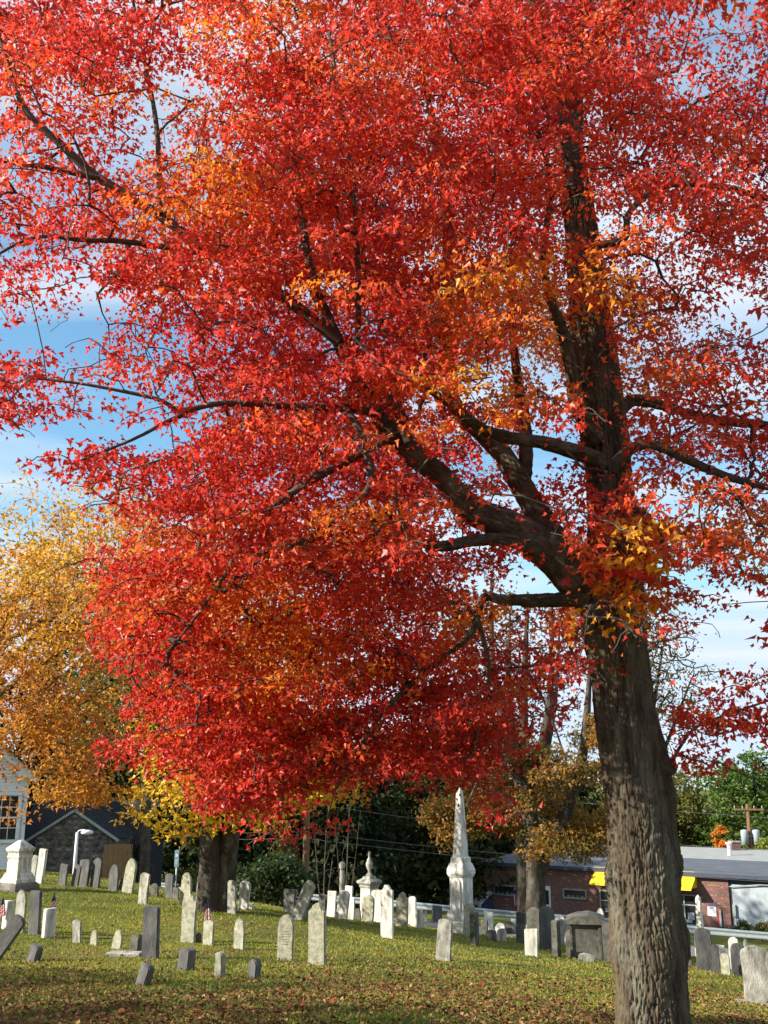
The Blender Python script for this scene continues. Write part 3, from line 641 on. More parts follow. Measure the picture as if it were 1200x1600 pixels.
# golden tree standing left of centre
b0 = hit(335, 1424)
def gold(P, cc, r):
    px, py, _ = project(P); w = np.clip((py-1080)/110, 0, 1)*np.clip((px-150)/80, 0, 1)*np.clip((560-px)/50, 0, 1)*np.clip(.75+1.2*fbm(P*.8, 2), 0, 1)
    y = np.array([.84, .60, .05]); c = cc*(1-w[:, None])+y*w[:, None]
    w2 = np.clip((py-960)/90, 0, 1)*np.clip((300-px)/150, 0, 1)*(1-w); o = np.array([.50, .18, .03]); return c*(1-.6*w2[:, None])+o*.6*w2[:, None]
def keepg(P):
    px, py, _ = project(P); return ~(((py > 1325-0.0*px)) | ((px < 62) & (py > 1160) & (np.random.RandomState(1).rand(len(px)) < .85)) | ((px > 440) & (py > 1255)) | ((px > 60) & (px < 190) & (py > 1250)) | ((px < 55) & (py < 740)))
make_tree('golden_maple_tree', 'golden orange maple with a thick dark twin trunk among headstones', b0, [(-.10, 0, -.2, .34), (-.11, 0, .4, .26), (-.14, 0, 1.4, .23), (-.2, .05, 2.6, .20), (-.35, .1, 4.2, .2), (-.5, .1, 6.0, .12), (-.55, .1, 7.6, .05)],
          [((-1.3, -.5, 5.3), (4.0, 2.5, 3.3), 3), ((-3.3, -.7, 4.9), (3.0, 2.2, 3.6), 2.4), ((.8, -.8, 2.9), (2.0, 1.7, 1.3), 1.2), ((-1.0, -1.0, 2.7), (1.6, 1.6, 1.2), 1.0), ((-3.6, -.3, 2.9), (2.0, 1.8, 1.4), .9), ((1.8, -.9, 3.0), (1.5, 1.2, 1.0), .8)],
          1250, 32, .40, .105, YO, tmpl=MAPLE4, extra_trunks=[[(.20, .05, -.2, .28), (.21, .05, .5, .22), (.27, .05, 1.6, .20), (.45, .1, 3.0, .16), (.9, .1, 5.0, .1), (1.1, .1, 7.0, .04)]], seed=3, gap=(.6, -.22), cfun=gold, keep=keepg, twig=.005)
# second golden tree, beyond the left edge
make_tree('yellow_maple_tree', 'pale yellow maple with fine loose foliage behind the golden one', (-12.2, 30.5, gz1(-12.2, 30.5)), [(0, 0, -.2, .36), (0, 0, 1.5, .3), (.2, 0, 4, .24), (.9, 0, 7.2, .14), (1.9, 0, 9.6, .04)],
          [((1.8, 0, 9.0), (4.2, 3.4, 3.6), 3), ((4.2, -.3, 7.8), (3.2, 2.6, 3.6), 2.4), ((-1, 0, 6.4), (4, 3.5, 3), 1.5)], 900, 26, .5, .12, [((.72, .36, .05), 3), ((.70, .42, .07), 3), ((.52, .22, .04), 1)], tmpl=OVAL, seed=5, shell=.5, gap=(.5, -.08),
          keep=lambda P: (lambda q: ~((q[0] < 60) & (q[1] > 1150)) & ~((q[0] < 35) & (q[1] < 740)) & ~((q[0] > 60) & (q[1] > 1200)))(project(P)))
# brown-orange tree in the middle distance with bare upper limbs
bm_ = at(838, 1437, 30.5); bm_[2] = gz1(bm_[0], bm_[1])
BO = [((.34, .17, .035), 3), ((.42, .22, .04), 2), ((.24, .15, .035), 2), ((.20, .19, .04), 1.5)]
rb_ = np.random.RandomState(6); ellb = [((rb_.uniform(-2.6, 2.6), rb_.uniform(-1.2, 1.2), rb_.uniform(2.5, 6.3)), (rb_.uniform(.6, 1.3), rb_.uniform(.6, 1.2), rb_.uniform(.35, .8)), 1) for _ in range(26)]
make_tree('brown_leaved_tree', 'half bare maple with bronze lower leaves, rising behind a clump of dark stones', bm_, [(0, 0, -.3, .38), (0, 0, .5, .29), (.02, 0, 1.6, .27), (0, 0, 2.4, .27), (-.1, 0, 3.6, .21), (-.2, 0, 5.2, .17), (-.1, 0, 7.2, .11), (.1, 0, 9.8, .04)],
          ellb, 900, 24, .33, .115, BO, tmpl=MAPLE4, extra_trunks=[[(.05, 0, 1.7, .2), (.45, 0, 2.5, .18), (1.15, 0, 3.9, .18), (1.6, .1, 5.4, .14), (1.9, .1, 7.8, .05)], [(-.1, 0, 3.4, .2), (-.6, 0, 5.4, .15), (-1.0, 0, 7.4, .10), (-1.0, 0, 10.2, .04)], [(0, 0, 4.2, .17), (.6, 0, 6.4, .12), (.8, 0, 9.4, .05)]], seed=8, shell=.6)
make_tree('sparse_tree', 'almost bare tree with thin upright twigs and a few tan leaves', (bm_[0]+.3, bm_[1]+4.5, gz1(bm_[0]+.3, bm_[1]+4.5)), [(0, 0, -.3, .3), (0, 0, 2.5, .24), (-.1, 0, 5.2, .17), (-.3, 0, 7.6, .1), (-.2, 0, 10.8, .03)],
          [((-.2, 0, 8.6), (2.6, 2.0, 3.2), 1)], 620, 3, .3, .10, [((.28, .2, .09), 2), ((.2, .17, .06), 2)], seed=11, sag=-.05, shell=.6, twig=.018, extra_trunks=[[(0, 0, 3, .17), (.6, 0, 5, .13), (1.2, 0, 7.5, .08), (1.5, 0, 10.4, .03)], [(0, 0, 3.4, .15), (-.7, 0, 5.6, .11), (-1.4, 0, 8, .06), (-1.6, 0, 10.2, .02)]])
bt2 = np.array(at(1005, 1440, 36)); bt2[2] = gz1(bt2[0], bt2[1])
make_tree('sparse_tree', 'almost bare tree with fanned twigs and scattered olive leaves by the wide trunk', bt2, [(0, 0, -.3, .26), (.05, 0, 2.5, .21), (.2, 0, 5.4, .15), (.7, 0, 7.6, .09), (1.3, 0, 10.2, .03)],
          [((1.3, 0, 8.4), (2.1, 1.6, 2.7), 1.4), ((.4, 0, 10.2), (1.6, 1.2, 1.6), .8)], 560, 4, .3, .11, [((.26, .2, .07), 2), ((.20, .20, .06), 2), ((.40, .2, .06), .7)], seed=12, sag=-.06, shell=.6, twig=.015, extra_trunks=[[(.1, 0, 4.4, .1), (1.1, 0, 6.6, .07), (2.2, 0, 9, .03)], [(.1, 0, 4.0, .1), (-.2, 0, 7, .07), (-.1, 0, 10.6, .03)]])

# tall tree behind the golden maple; its grey trunk shows left of the street sign
X = at(227, 1300, 47.5)[0]; make_tree('tall_tree', 'tall leafy tree with a straight grey trunk beside the tan board wall', (X, 47.5, gz1(X, 47.5)), [(0, 0, -.3, .30), (0, 0, 3, .25), (-.1, 0, 7, .2), (0, 0, 14, .05)],
          [((0, 1, 10), (4.8, 5.6, 5.0), 2), ((2.5, 2, 8.5), (3.5, 4.5, 3.6), 1)], 560, 26, .7, .26, [((.09, .12, .02), 2), ((.20, .16, .03), 1), ((.06, .09, .018), 2)], trunk_mat='limb_bark', seed=17, limbs_n=6, keep=lambda P: project(P)[1] < 1170)
# dark evergreens across the road
DG = [((.012, .021, .009), 3), ((.018, .03, .010), 3), ((.028, .042, .013), 2), ((.05, .05, .016), .6)]
ev = [(-60,1000,70,.0),(60,980,72,.3),(150,1010,66,.2),(230,1040,63,.1),(330,1060,60.5,.1),(410,1090,63,.2),(520,1100,60,.0),(610,1130,72,.2),(690,1140,66,.4),(760,1180,78,.3),(830,1190,74,.2),(900,1200,82,.3)]
evl = ['behind the white house, its top above the eaves','standing between the white house and the stone gable','rising over the dark roof of the stone annex','behind the tan board wall','behind the twin trunk of the golden maple','behind the green roadside shrub','rising behind the brown utility pole','behind the monument topped by an urn','in the dark gap between urn monument and obelisk','directly behind the tall obelisk','rising over the left corner of the brick building','rising behind the middle of the flat grey roof']
for i, ((px_, py_, Y, g), lb) in enumerate(zip(ev, evl)):
    X = at(px_, 1300, Y)[0]; z0 = gz1(X, Y); H = at(px_, py_, Y)[2]-z0; Rr = 3.6 if i not in (6, 7, 8) else 4.2
    r_ = np.random.RandomState(40+i)
    pal_ = [(tuple(np.array(c)*(1+.4*g)+np.array([.02, .012, 0])*g*2), w) for c, w in DG]
    make_tree('evergreen_tree', 'dark evergreen tree '+lb, (X, Y, z0), [(0, 0, -.3, .32), (0, 0, H*.4, .22), (0, 0, H*.98, .04)],
              [((0, 0, H*.2), (Rr, Rr*.8, H*.22), 3), ((0, 0, H*.45), (Rr*.85, Rr*.7, H*.25), 2.6), ((0, 0, H*.7), (Rr*.6, Rr*.55, H*.22), 1.5), ((0, 0, H*.88), (Rr*.3, Rr*.3, H*.12), .5)],
              300, 22, .75, .42, pal_, 'needle', group='dark evergreens beyond the road', droop=.6, limbs_n=3, seed=60+i, twig=.008, shell=.5)
# lit deciduous trees beyond the flat roof
GR = [((.09, .16, .02), 3), ((.13, .20, .03), 2), ((.06, .11, .018), 2)]; OL = [((.15, .15, .03), 3), ((.20, .19, .035), 2), ((.10, .11, .025), 2)]
for i, (px_, py_, Y, Rr, pal_, lb) in enumerate([(1185,1165,86,5.6,GR,'bright green broad leaved tree beyond the flat roof, beside the transformer pole'),(1095,1190,92,4.6,OL,'olive green tree beyond the flat roof, between red trunk and green tree'),
        (1050,1200,90,4.2,OL,'olive brown tree showing just past the red maple trunk'),(1300,1175,88,5.5,GR,'green tree past the transformer pole'),(985,1195,94,4.4,OL,'olive tree behind the yellow awning roofline')]):
    X = at(px_, 1300, Y)[0]; z0 = gz1(X, Y); H = at(px_, py_, Y)[2]-z0
    make_tree('roadside_tree', lb, (X, Y, z0), [(0, 0, -.3, .35), (0, 0, H*.4, .25), (0, 0, H*.9, .06)],
              [((0, 0, H*.30), (Rr, Rr*.8, H*.28), 2), ((.5, 0, H*.6), (Rr*.95, Rr*.8, H*.28), 2.4), ((-.4, 0, H*.8), (Rr*.6, Rr*.6, H*.19), 1.2)], 330, 26, .85, .36, pal_, 'leaf', droop=.2, limbs_n=4, gap=(.35, -.1), seed=90+i, twig=.008, shell=.45)
def shrub(name, label, px_, pyb, Y, wpx, hpx, pal_, n=70, per=26, seed=1, group=None, size=.12, z=None):
    P = at(px_, pyb, Y); z0 = gz1(P[0], Y) if z is None else z; d_ = depth(P); w_ = wpx*d_/F/2; h_ = at(px_, pyb-hpx, Y)[2]-z0
    return make_tree(name, label, (P[0], Y, z0), [(0, 0, -.1, .05), (0, 0, h_*.4, .035), (.05, 0, h_*.8, .012)], [((0, 0, h_*.45), (w_, w_*.8, h_*.5), 2), ((w_*.2, 0, h_*.7), (w_*.6, w_*.6, h_*.28), 1)], n, per, max(.16, w_*.3), size, pal_, 'leaf', cat='shrub', group=group, limbs_n=3, seed=seed, twig=.003)
SG = [((.035, .06, .018), 3), ((.05, .08, .02), 2), ((.08, .10, .03), 1)]
shrub('green_shrub', 'dense green shrub between the twin trunk and the utility pole', 425, 1425, 39, 130, 95, SG, 120, 30, 21, size=.16)
shrub('green_shrub', 'upright shrub with rusty tips left of the utility pole', 440, 1425, 41.5, 70, 125, [((.06, .07, .02), 3), ((.20, .10, .03), 1)], 80, 26, 22, size=.14)
shrub('roadside_shrub', 'low dark shrub against the pale block wall', 1158, 1455, 53.5, 34, 17, SG, 40, 24, 23, size=.12)
shrub('roadside_shrub', 'low olive shrub at the far end of the pale block wall', 1190, 1456, 52.5, 30, 17, OL, 40, 24, 24, size=.12)
shrub('orange_shrub', 'small bright orange tree beyond the roof, left of the brick chimney', 1127, 1340, 76, 34, 60, [((.72, .28, .03), 2), ((.6, .2, .03), 1)], 60, 24, 25, size=.2)
shrub('yellow_green_shrub', 'yellow green bush by the foot of the transformer pole', 1195, 1345, 74, 40, 45, [((.30, .34, .04), 2), ((.2, .26, .04), 1)], 60, 24, 26, size=.2)
shrub('yellow_leaved_shrub', 'sparse yellow green shrub under the street sign', 285, 1400, 44, 50, 50, [((.16, .17, .03), 2), ((.08, .10, .02), 1)], 50, 16, 27, size=.14)
# bare saplings
for px_, hpx, Y, lb, sd_ in ((505, 170, 46, 'bare grey sapling right of the utility pole', 31), (540, 165, 45, 'bare many stemmed sapling behind the slim pillar', 32), (215, 150, 43, 'bare forked sapling right of the tan board wall', 33)):
    P = at(px_, 1410, Y); z0 = gz1(P[0], Y); h_ = at(px_, 1410-hpx, Y)[2]-z0
    make_tree('bare_sapling', lb, (P[0], Y, z0), [(0, 0, -.1, .05), (.05, 0, h_*.5, .03), (.15, 0, h_, .008)], [((0, 0, h_*.6), (.7, .5, h_*.42), 1)], 60, 0, .1, .1, [], trunk_mat='limb_bark', seed=sd_, sag=-.08, twig=.006, limbs_n=4, extra_trunks=[[(0, 0, 0, .04), (-.25, 0, h_*.4, .03), (-.5, 0, h_*.85, .008)], [(0, 0, 0, .04), (.3, 0, h_*.4, .025), (.6, 0, h_*.9, .008)]])
# trees on the left, out of view, whose shade crosses the lawn
for i, (x, y, h, rr, n) in enumerate([(-8.6, 6.0, 5.4, 2.2, 110), (-13.5, 9.6, 6.4, 2.4, 90), (-23, 13.5, 8.0, 2.0, 40), (-10.5, 3.0, 6.0, 2.4, 110)]):
    make_tree('shade_maple_tree', ['orange maple shading the near lawn', 'yellow maple shading the rows of footstones', 'tall maple shading the middle lawn', 'maple shading the ground under the red tree'][i], (x, y, gz1(x, y)), [(0, 0, -.3, .36), (0, 0, h*.4, .28), (.2, 0, h*.95, .05)],
              [((0, 0, h*.62), (rr, rr, h*.36), 1)], n, 22, .55, .17, YO, seed=130+i, limbs_n=5)

# ================================================================== graveyard
def stone_outline(w, h, style, r):
    a = w/2; e = .25
    if style == 'flat': p = [(a, h*.995), (-a, h)]
    elif style == 'round': p = [(a*math.cos(t), h-a*.95+a*.95*math.sin(t)) for t in np.linspace(0, math.pi, 11)]
    elif style == 'arch': p = [(a*math.cos(t), h-a*.45+a*.45*math.sin(t)) for t in np.linspace(0, math.pi, 9)]
    elif style == 'point':
        p = [(a, h-w*.85), (a*.93, h-w*.55), (a*.72, h-w*.27), (a*.38, h-w*.07), (0, h), (-a*.38, h-w*.07), (-a*.72, h-w*.27), (-a*.93, h-w*.55), (-a, h-w*.85)]
    elif style == 'shoulder':
        s = h-w*.42; p = [(a, s), (a*.86, s+w*.03), (a*.66, s+w*.06)]+[(a*.62*math.cos(t), s+w*.06+(w*.36)*math.sin(t)) for t in np.linspace(.25, math.pi-.25, 8)]+[(-a*.66, s+w*.06), (-a*.86, s+w*.03), (-a, s)]
    elif style == 'clip': p = [(a, h*.93), (a*.45, h), (-a*.6, h*.98), (-a, h*.90)]
    elif style == 'rough': p = [(a*.98, h*.72), (a*.75, h*.9), (a*.2, h), (-a*.35, h*.96), (-a*.8, h*.84), (-a*1.02, h*.6)]
    p = [(-a*(1.0+.02*r.rand()), -e)]+[(a*(1.0+.02*r.rand()), -e)]+[(a*1.0, h*.35*(1+.1*r.rand()))]+list(p)+[(-a*1.0, h*.35*(1+.1*r.rand()))]
    j = min(w*.018, .008)
    return [(x+r.normal()*j, z+(r.normal()*j if z > 0 else 0)) for x, z in p]
NST = 0
def stone(px_, pyb, wpx, hpx, style, m, label, lean=0, yaw=-30, th=None, Y=None, back=0, cat='headstone', name='headstone', depth_px=None):
    global NST
    NST += 1; r = np.random.RandomState(500+NST)
    P = hit(px_, pyb) if Y is None else at(px_, pyb, Y)
    if Y is not None: P = np.array([P[0], Y, min(P[2], gz1(P[0], Y))]) if P[2] > gz1(P[0], Y) else np.array([P[0], Y, P[2]])
    d_ = depth(P); wm = wpx*d_/F; hm = at(px_, pyb-hpx, P[1])[2]-at(px_, pyb, P[1])[2]
    ya = R(yaw); view = math.atan2(P[0], P[1]); rel = abs(ya+view)
    t_ = th if th is not None else min(.075, wm*.24)
    w_ = max((wm-t_*abs(math.sin(rel)))/max(math.cos(rel), .3), wm*.5); hm = hm/max(math.cos(R(lean)), .4)
    v, f = prism(stone_outline(w_, hm, style, r), -t_/2, t_/2)
    bm = bmesh.new(); vs = [bm.verts.new(c) for c in v]
    for q in f: bm.faces.new([vs[i] for i in q])
    bmesh.ops.recalc_face_normals(bm, faces=bm.faces)
    es = [e for e in bm.edges if e.is_manifold and e.calc_face_angle(0) > .6]
    bmesh.ops.bevel(bm, geom=es, offset=min(.012, t_*.2), segments=2, affect='EDGES', clamp_overlap=True)
    # worn faces: a gentle unevenness
    o = link(name, from_bm(bm, name), M[m], label=label, cat=cat)
    o.location = P; o.rotation_euler = Euler((R(back+r.normal()*1.2), R(lean), ya), 'XYZ')
    o['_h'] = hm; del o['_h']
    return o, w_, hm, t_
G = []
def st(*a, **k): G.append(stone(*a, **k)); return G[-1]
# by the stone annex, in shade
st(97,1384,14,34,'flat','slate','dark slab at the foot of the stone gable, nearest the round capped monument', lean=4)
st(116,1385,13,34,'flat','slate','leaning dark slab in front of the white lamp post', lean=9)
st(128,1386,19,44,'arch','slate','wide grey slab right of the lamp post, before the stone gable', lean=6)
st(147,1388,16,48,'round','slate','tall round topped grey slab before the corner of the stone gable', lean=7)
st(176,1392,17,42,'point','slate','shaded grey pointed headstone in front of the tan board wall', lean=4)
st(188,1391,9,20,'rough','darkstone','small dark tilted stone between shaded pointed slab and sunlit cream slab', lean=18)
st(199,1396,19,55,'point','lichen','sunlit cream slab leaning at the edge of the tan wall', lean=9)
st(223,1413,17,50,'clip','grey','grey slab with clipped top before the left end of the guard rail', lean=4)
st(241,1401,14,21,'round','darkstone','low dark rounded stone in front of the guard rail end')
st(264,1404,15,39,'arch','slate','dark arched slab just left of the street sign post')
st(274,1406,11,19,'flat','darkstone','short black block at the foot of the street sign')
st(289,1416,19,53,'point','lichen','pointed pale slab left of the twin trunk, behind the broken shouldered one')
st(294,1473,25,76,'shoulder','lichen','tall mottled slab left of the twin trunk, broken at the shoulder', yaw=-22)
st(311,1421,12,56,'point','grey','narrow pointed slab touching the left side of the twin trunk')
st(362,1428,15,53,'arch','grey','headstone half in shade hugging the right side of the twin trunk')
st(380,1421,18,45,'arch','marble','white slab leaning right, just beyond the twin trunk', lean=6)
st(393,1421,8,10,'flat','marble','tiny white footstone right of the twin trunk')
# left near rows
st(10,1451,17,44,'flat','marble','white squared post partly behind the toppling slate slab', th=.12, yaw=-35)
st(30,1458,17,68,'point','grey','grey pointed headstone behind the toppling slate slab', yaw=-20)
st(53,1462,20,71,'flat','slate','tall flat topped slate slab beside the white post with a flag', yaw=-20, th=.07)
st(75,1467,19,48,'flat','marble','short white square post with a small flag behind it', th=.20, yaw=-38)
st(-14,1500,24,68,'arch','slate','toppling slate slab leaning steeply over to one side', lean=36, th=.08, yaw=-10)
st(120,1473,15,37,'clip','grey','small grey pointed stone alone on the lawn right of the flagged post')
st(146,1477,12,24,'point','lichen','tiny pointed footstone next to the small grey pointed stone')
st(181,1484,16,32,'point','lichen','small tilted lichened stone by the fallen slab', lean=10)
st(211,1490,20,30,'clip','darkstone','dark clipped block against the back of the tall dark slab', th=.1, lean=6)
st(235,1500,28,86,'arch','slate','tall dark slate slab with pale top edge above the fallen slab', yaw=-14, th=.09)
st(51,1503,22,27,'clip','slate','small tilted black footstone in the leaves left of the lawn', lean=20, th=.10, yaw=-40, name='footstone', cat='footstone')
st(222,1541,24,36,'clip','slate','tilted black footstone in the leaves below the tall dark slab', lean=20, th=.09, yaw=-40, name='footstone', cat='footstone')
st(290,1515,28,35,'clip','slate','squat dark footstone leaning a little, left of the pale square one', lean=7, th=.13, yaw=-38, name='footstone', cat='footstone')
st(343,1527,19,40,'arch','lichen','pale square topped footstone between two dark ones', lean=2, th=.09, yaw=-32, name='footstone', cat='footstone')
st(396,1530,22,33,'rough','slate','rough dark footstone at the end of the footstone row', lean=5, th=.11, yaw=-30, name='footstone', cat='footstone')
st(310,1474,10,17,'round','darkstone','small dark round stone between broken slab and flagged stone')
st(325,1478,18,40,'clip','lichen','low chipped stone with a flag standing behind it')
st(373,1485,19,51,'point','lichen','lone pointed stone on the lawn right of the flagged chipped stone')
ins = st(446,1500,27,72,'point','lichen','pointed pale headstone with faint dark lettering', yaw=-16)
st(496,1508,30,98,'shoulder','lichen','tall shouldered headstone next to the lettered pointed one', yaw=-22, th=.075)
st(452,1427,20,37,'flat','slate','dark flat slab behind the steeply leaning grey slab')
st(462,1438,20,62,'round','grey','steeply leaning grey round topped slab with a flag', lean=26)
st(480,1431,9,24,'flat','slate','narrow dark slab in the shade of the leaning grey slab')
st(503,1432,13,36,'arch','darkstone','dark stone tucked behind the row of white slabs')
# white row in the middle
st(517,1433,15,41,'flat','marble','narrow white slab at the start of the bright white row', lean=3)
st(534,1437,19,46,'arch','marble','streaked white slab leaning in the bright white row', lean=6)
st(547,1437,14,36,'arch','marble','short white slab overlapping the streaked leaning one', lean=4)
st(543,1436,14,52,'flat','marble','square white slab peeping over the pair of leaning white slabs', lean=3, Y=30.5)
st(558,1437,12,18,'round','darkstone','small dark stone at the foot of the urn monument')
st(574,1441,20,43,'round','lichen','rounded white headstone in front of the urn monument', lean=3)
st(589,1441,24,51,'arch','marble','broad white slab overlapped by the tall thin one', lean=3)
st(605,1465,21,83,'shoulder','marble','tall narrow white headstone standing forward of the white row', yaw=-22)
st(628,1448,20,54,'shoulder','lichen','lichened round headed stone right of the tall narrow white one', lean=2)
st(644,1448,14,48,'clip','marble','white stone with carved dark folds beside the round headed stone')
st(655,1451,14,31,'clip','marble','small white slab with a dark side at the end of the white row', th=.13, yaw=-35)
blockst = st(683,1443,17,28,'flat','slate','dark block monument on a low plinth left of the obelisk', th=.2)
st(693,1500,25,64,'arch','grey','pale weathered slab leaning in the open lawn before the obelisk', lean=4, yaw=-22)
st(733,1464,19,53,'round','lichen','round headed stone against the shaded face of the obelisk base', lean=2, yaw=10)
st(742,1477,15,52,'flat','darkstone','dark post like stone in front of the obelisk base', th=.16, yaw=-30)
# right of the obelisk
st(757,1461,12,24,'flat','darkstone','small dark slab between obelisk and tapered white stone')
st(763,1457,15,33,'flat','marble','white tapered stone right of the obelisk', lean=3)
st(768,1471,17,18,'clip','darkstone','low dark block beside a small rounded white stone', th=.14)
st(784,1471,16,21,'round','marble','small rounded white stone in the grass right of the obelisk')
st(782,1461,16,19,'round','marble','small arched white stone behind the small rounded one')
st(797,1461,17,21,'round','darkstone','dark rounded stone left of the dark leaning post')
st(804,1458,12,22,'flat','marble','little white slab behind the dark rounded stone')
st(814,1474,16,49,'flat','darkstone','dark upright slab left of the bronze leaved tree', lean=2, th=.14, yaw=-30)
st(831,1494,21,43,'flat','marble','square white slab with a shadowed foot before the bronze leaved tree', yaw=-18)
st(836,1470,25,53,'round','darkstone','broad dark rounded stone against the bronze leaved tree')
st(856,1484,25,68,'round','slate','large black round topped slab right of the bronze leaved tree', yaw=10)
st(824,1440,9,24,'round','grey','pale round top showing just left of the bronze leaved tree trunk', Y=30)
st(876,1471,15,41,'round','marble','white round headed stone behind the dark lichened post')
st(878,1460,18,40,'shoulder','grey','grey shouldered stone behind the white round headed one', Y=26)
st(870,1496,15,58,'flat','darkstone','dark lichened post with a bright patch near its top', th=.15, yaw=-32)
st(894,1496,19,44,'round','darkstone','dark round headed stone at the corner of the table tomb')
st(940,1473,11,54,'point','marble','slim white pointed pillar behind the table tomb', th=.12)
st(952,1504,16,62,'flat','darkstone','dark upright slab between table tomb and red maple trunk', th=.1, yaw=-28)
st(916,1504,26,15,'rough','grey','low broken stone lying against the table tomb', yaw=-5, lean=12)
# right of the red maple
st(1075,1505,11,44,'rough','darkstone','thin ragged dark stone just right of the red maple trunk')
st(1078,1512,9,13,'rough','darkstone','short dark stump at the foot of the ragged stone')
st(1102,1518,25,68,'arch','slate','large dark round topped slab before the small white obelisk', yaw=-8)
st(1120,1522,11,46,'arch','slate','narrow dark slab behind the large dark round topped one', yaw=-8)
st(1128,1502,13,32,'flat','marble','white fluted stub between the dark slabs near the road', Y=23)
st(1135,1525,15,36,'round','lichen','small pale rounded stone between two dark slabs')
st(1150,1524,16,60,'round','marble','cream round topped stone mostly hidden by a dark one', Y=21.2)
st(1156,1526,23,53,'round','slate','dark round topped slab in front of the cream one', yaw=-6)
bigst = st(1187,1569,44,91,'arch','grey','big pale arched headstone on a flush base near the lawn edge', yaw=-14, th=.09)

# faint inscription on the lettered stone
o, w_, h_, t_ = ins
bm = bmesh.new(); r_ = np.random.RandomState(3)
for k in range(6):
    wd = w_*(.34+.2*r_.rand()); x = -wd/2
    while x < wd/2:
        l_ = w_*(.05+.07*r_.rand()); add_box(bm, x+l_/2, -t_/2-.001, h_*(.62-.055*k), l_, .004, h_*.012); x += l_+w_*.035
link('inscription', from_bm(bm, 'inscription'), M['slate'], o)
# base of the big pale headstone
box('stone_base', (0, -.02, -.02), (.62, .34, .10), M['grey'], bigst[0], 0, .012)
# fallen slab
P = hit(196, 1496); box('fallen_slab', (P[0], P[1], P[2]+.03), (.52, .22, .09), M['grey'], None, R(-8), .015, label='fallen grey slab lying flat left of the tall dark slab', cat='fallen slab')
# dark block plinth
box('stone_base', (0, -.03, .02), (.5, .36, .14), M['slate'], blockst[0], 0, .015)

# capped pedestal monument
def at_scale(px_, pyb): P = hit(px_, pyb); return P, depth(P)/F
P, s = at_scale(27, 1391)
root = empty('pedestal_monument', P, 'cream stone pedestal with a pyramid cap on a rough rock base', 'monument', rz=R(-32))
def sq(prof, name, m, parent, rot=math.pi/4, seg=4, smooth=False):
    v, f = lathe([(r*math.sqrt(2) if seg == 4 else r, z) for r, z in prof], seg, rot); me = pydata(name, v, f, smooth)
    bm = bmesh.new(); bm.from_mesh(me); bmesh.ops.recalc_face_normals(bm, faces=bm.faces)
    es = [e for e in bm.edges if e.is_manifold and e.calc_face_angle(0) > .5]; bmesh.ops.bevel(bm, geom=es, offset=.008, segments=1, affect='EDGES', clamp_overlap=True)
    bm.to_mesh(me); bm.free(); return link(name, me, M[m], parent)
k_ = s*.86
rb = sq([(25*k_, -8*k_), (27*k_, 4*k_), (26*k_, 11*k_), (23*k_, 14*k_)], 'rough_base', 'rock', root)
sq([(22*k_, 13*k_), (22*k_, 20*k_), (20*k_, 22*k_), (18*k_, 28*k_), (16*k_, 31*k_)], 'moulded_base', 'marble', root)
sq([(15.5*k_, 31*k_), (15*k_, 56*k_)], 'die', 'marble', root)
sq([(15.8*k_, 55*k_), (16.5*k_, 59*k_), (15.5*k_, 60*k_), (15.5*k_, 65*k_), (18.5*k_, 69*k_), (18.5*k_, 73*k_), (4*k_, 87*k_)], 'cap', 'marble', root)
st(61,1381,14,55,'flat','marble','bright white slab leaning behind the capped pedestal', lean=5, th=.08, Y=27.5)
st(50,1378,10,42,'arch','grey','grey slab half hidden behind the capped pedestal', lean=2, Y=28.2)

# obelisk
P, s = at_scale(722, 1459); s *= 1.0
root = empty('obelisk_monument', P, 'tall white marble obelisk on a stepped base with arched panels', 'monument', rz=R(-40))
sq([(22*s, -6*s), (22*s, 9*s)], 'step', 'marble', root); sq([(19.5*s, 9*s), (19.5*s, 19*s), (18.5*s, 20*s)], 'step', 'marble', root); sq([(17.5*s, 20*s), (17.5*s, 27*s), (15.5*s, 33*s)], 'step', 'marble', root)
sq([(13.2*s, 33*s), (13.2*s, 86*s)], 'die', 'marble', root)
for k in range(4):
    a = k*math.pi/2; ww = 17*s; hh = 52*s
    v, f = prism([(-ww/2, 0), (ww/2, 0), (ww/2, hh-ww/2)]+[(ww/2*math.cos(t), hh-ww/2+ww/2*math.sin(t)) for t in np.linspace(.2, math.pi-.2, 9)]+[(-ww/2, hh-ww/2)], -3*s, 0)
    o = link('arched_panel', pydata('arched_panel', v, f), M['marble'], root); o.rotation_euler = (0, 0, a); o.location = (math.sin(a)*13.1*s, -math.cos(a)*13.1*s, 32*s)
sq([(14.2*s, 84*s), (16.5*s, 89*s), (16.5*s, 95*s), (13.5*s, 104*s), (11.6*s, 106*s), (11.6*s, 113*s), (9.4*s, 115*s)], 'cornice', 'marble', root)
sq([(9.2*s, 114*s), (4.4*s, 212*s), (3.6*s, 215*s), (.6*s, 221*s)], 'shaft', 'marble', root)

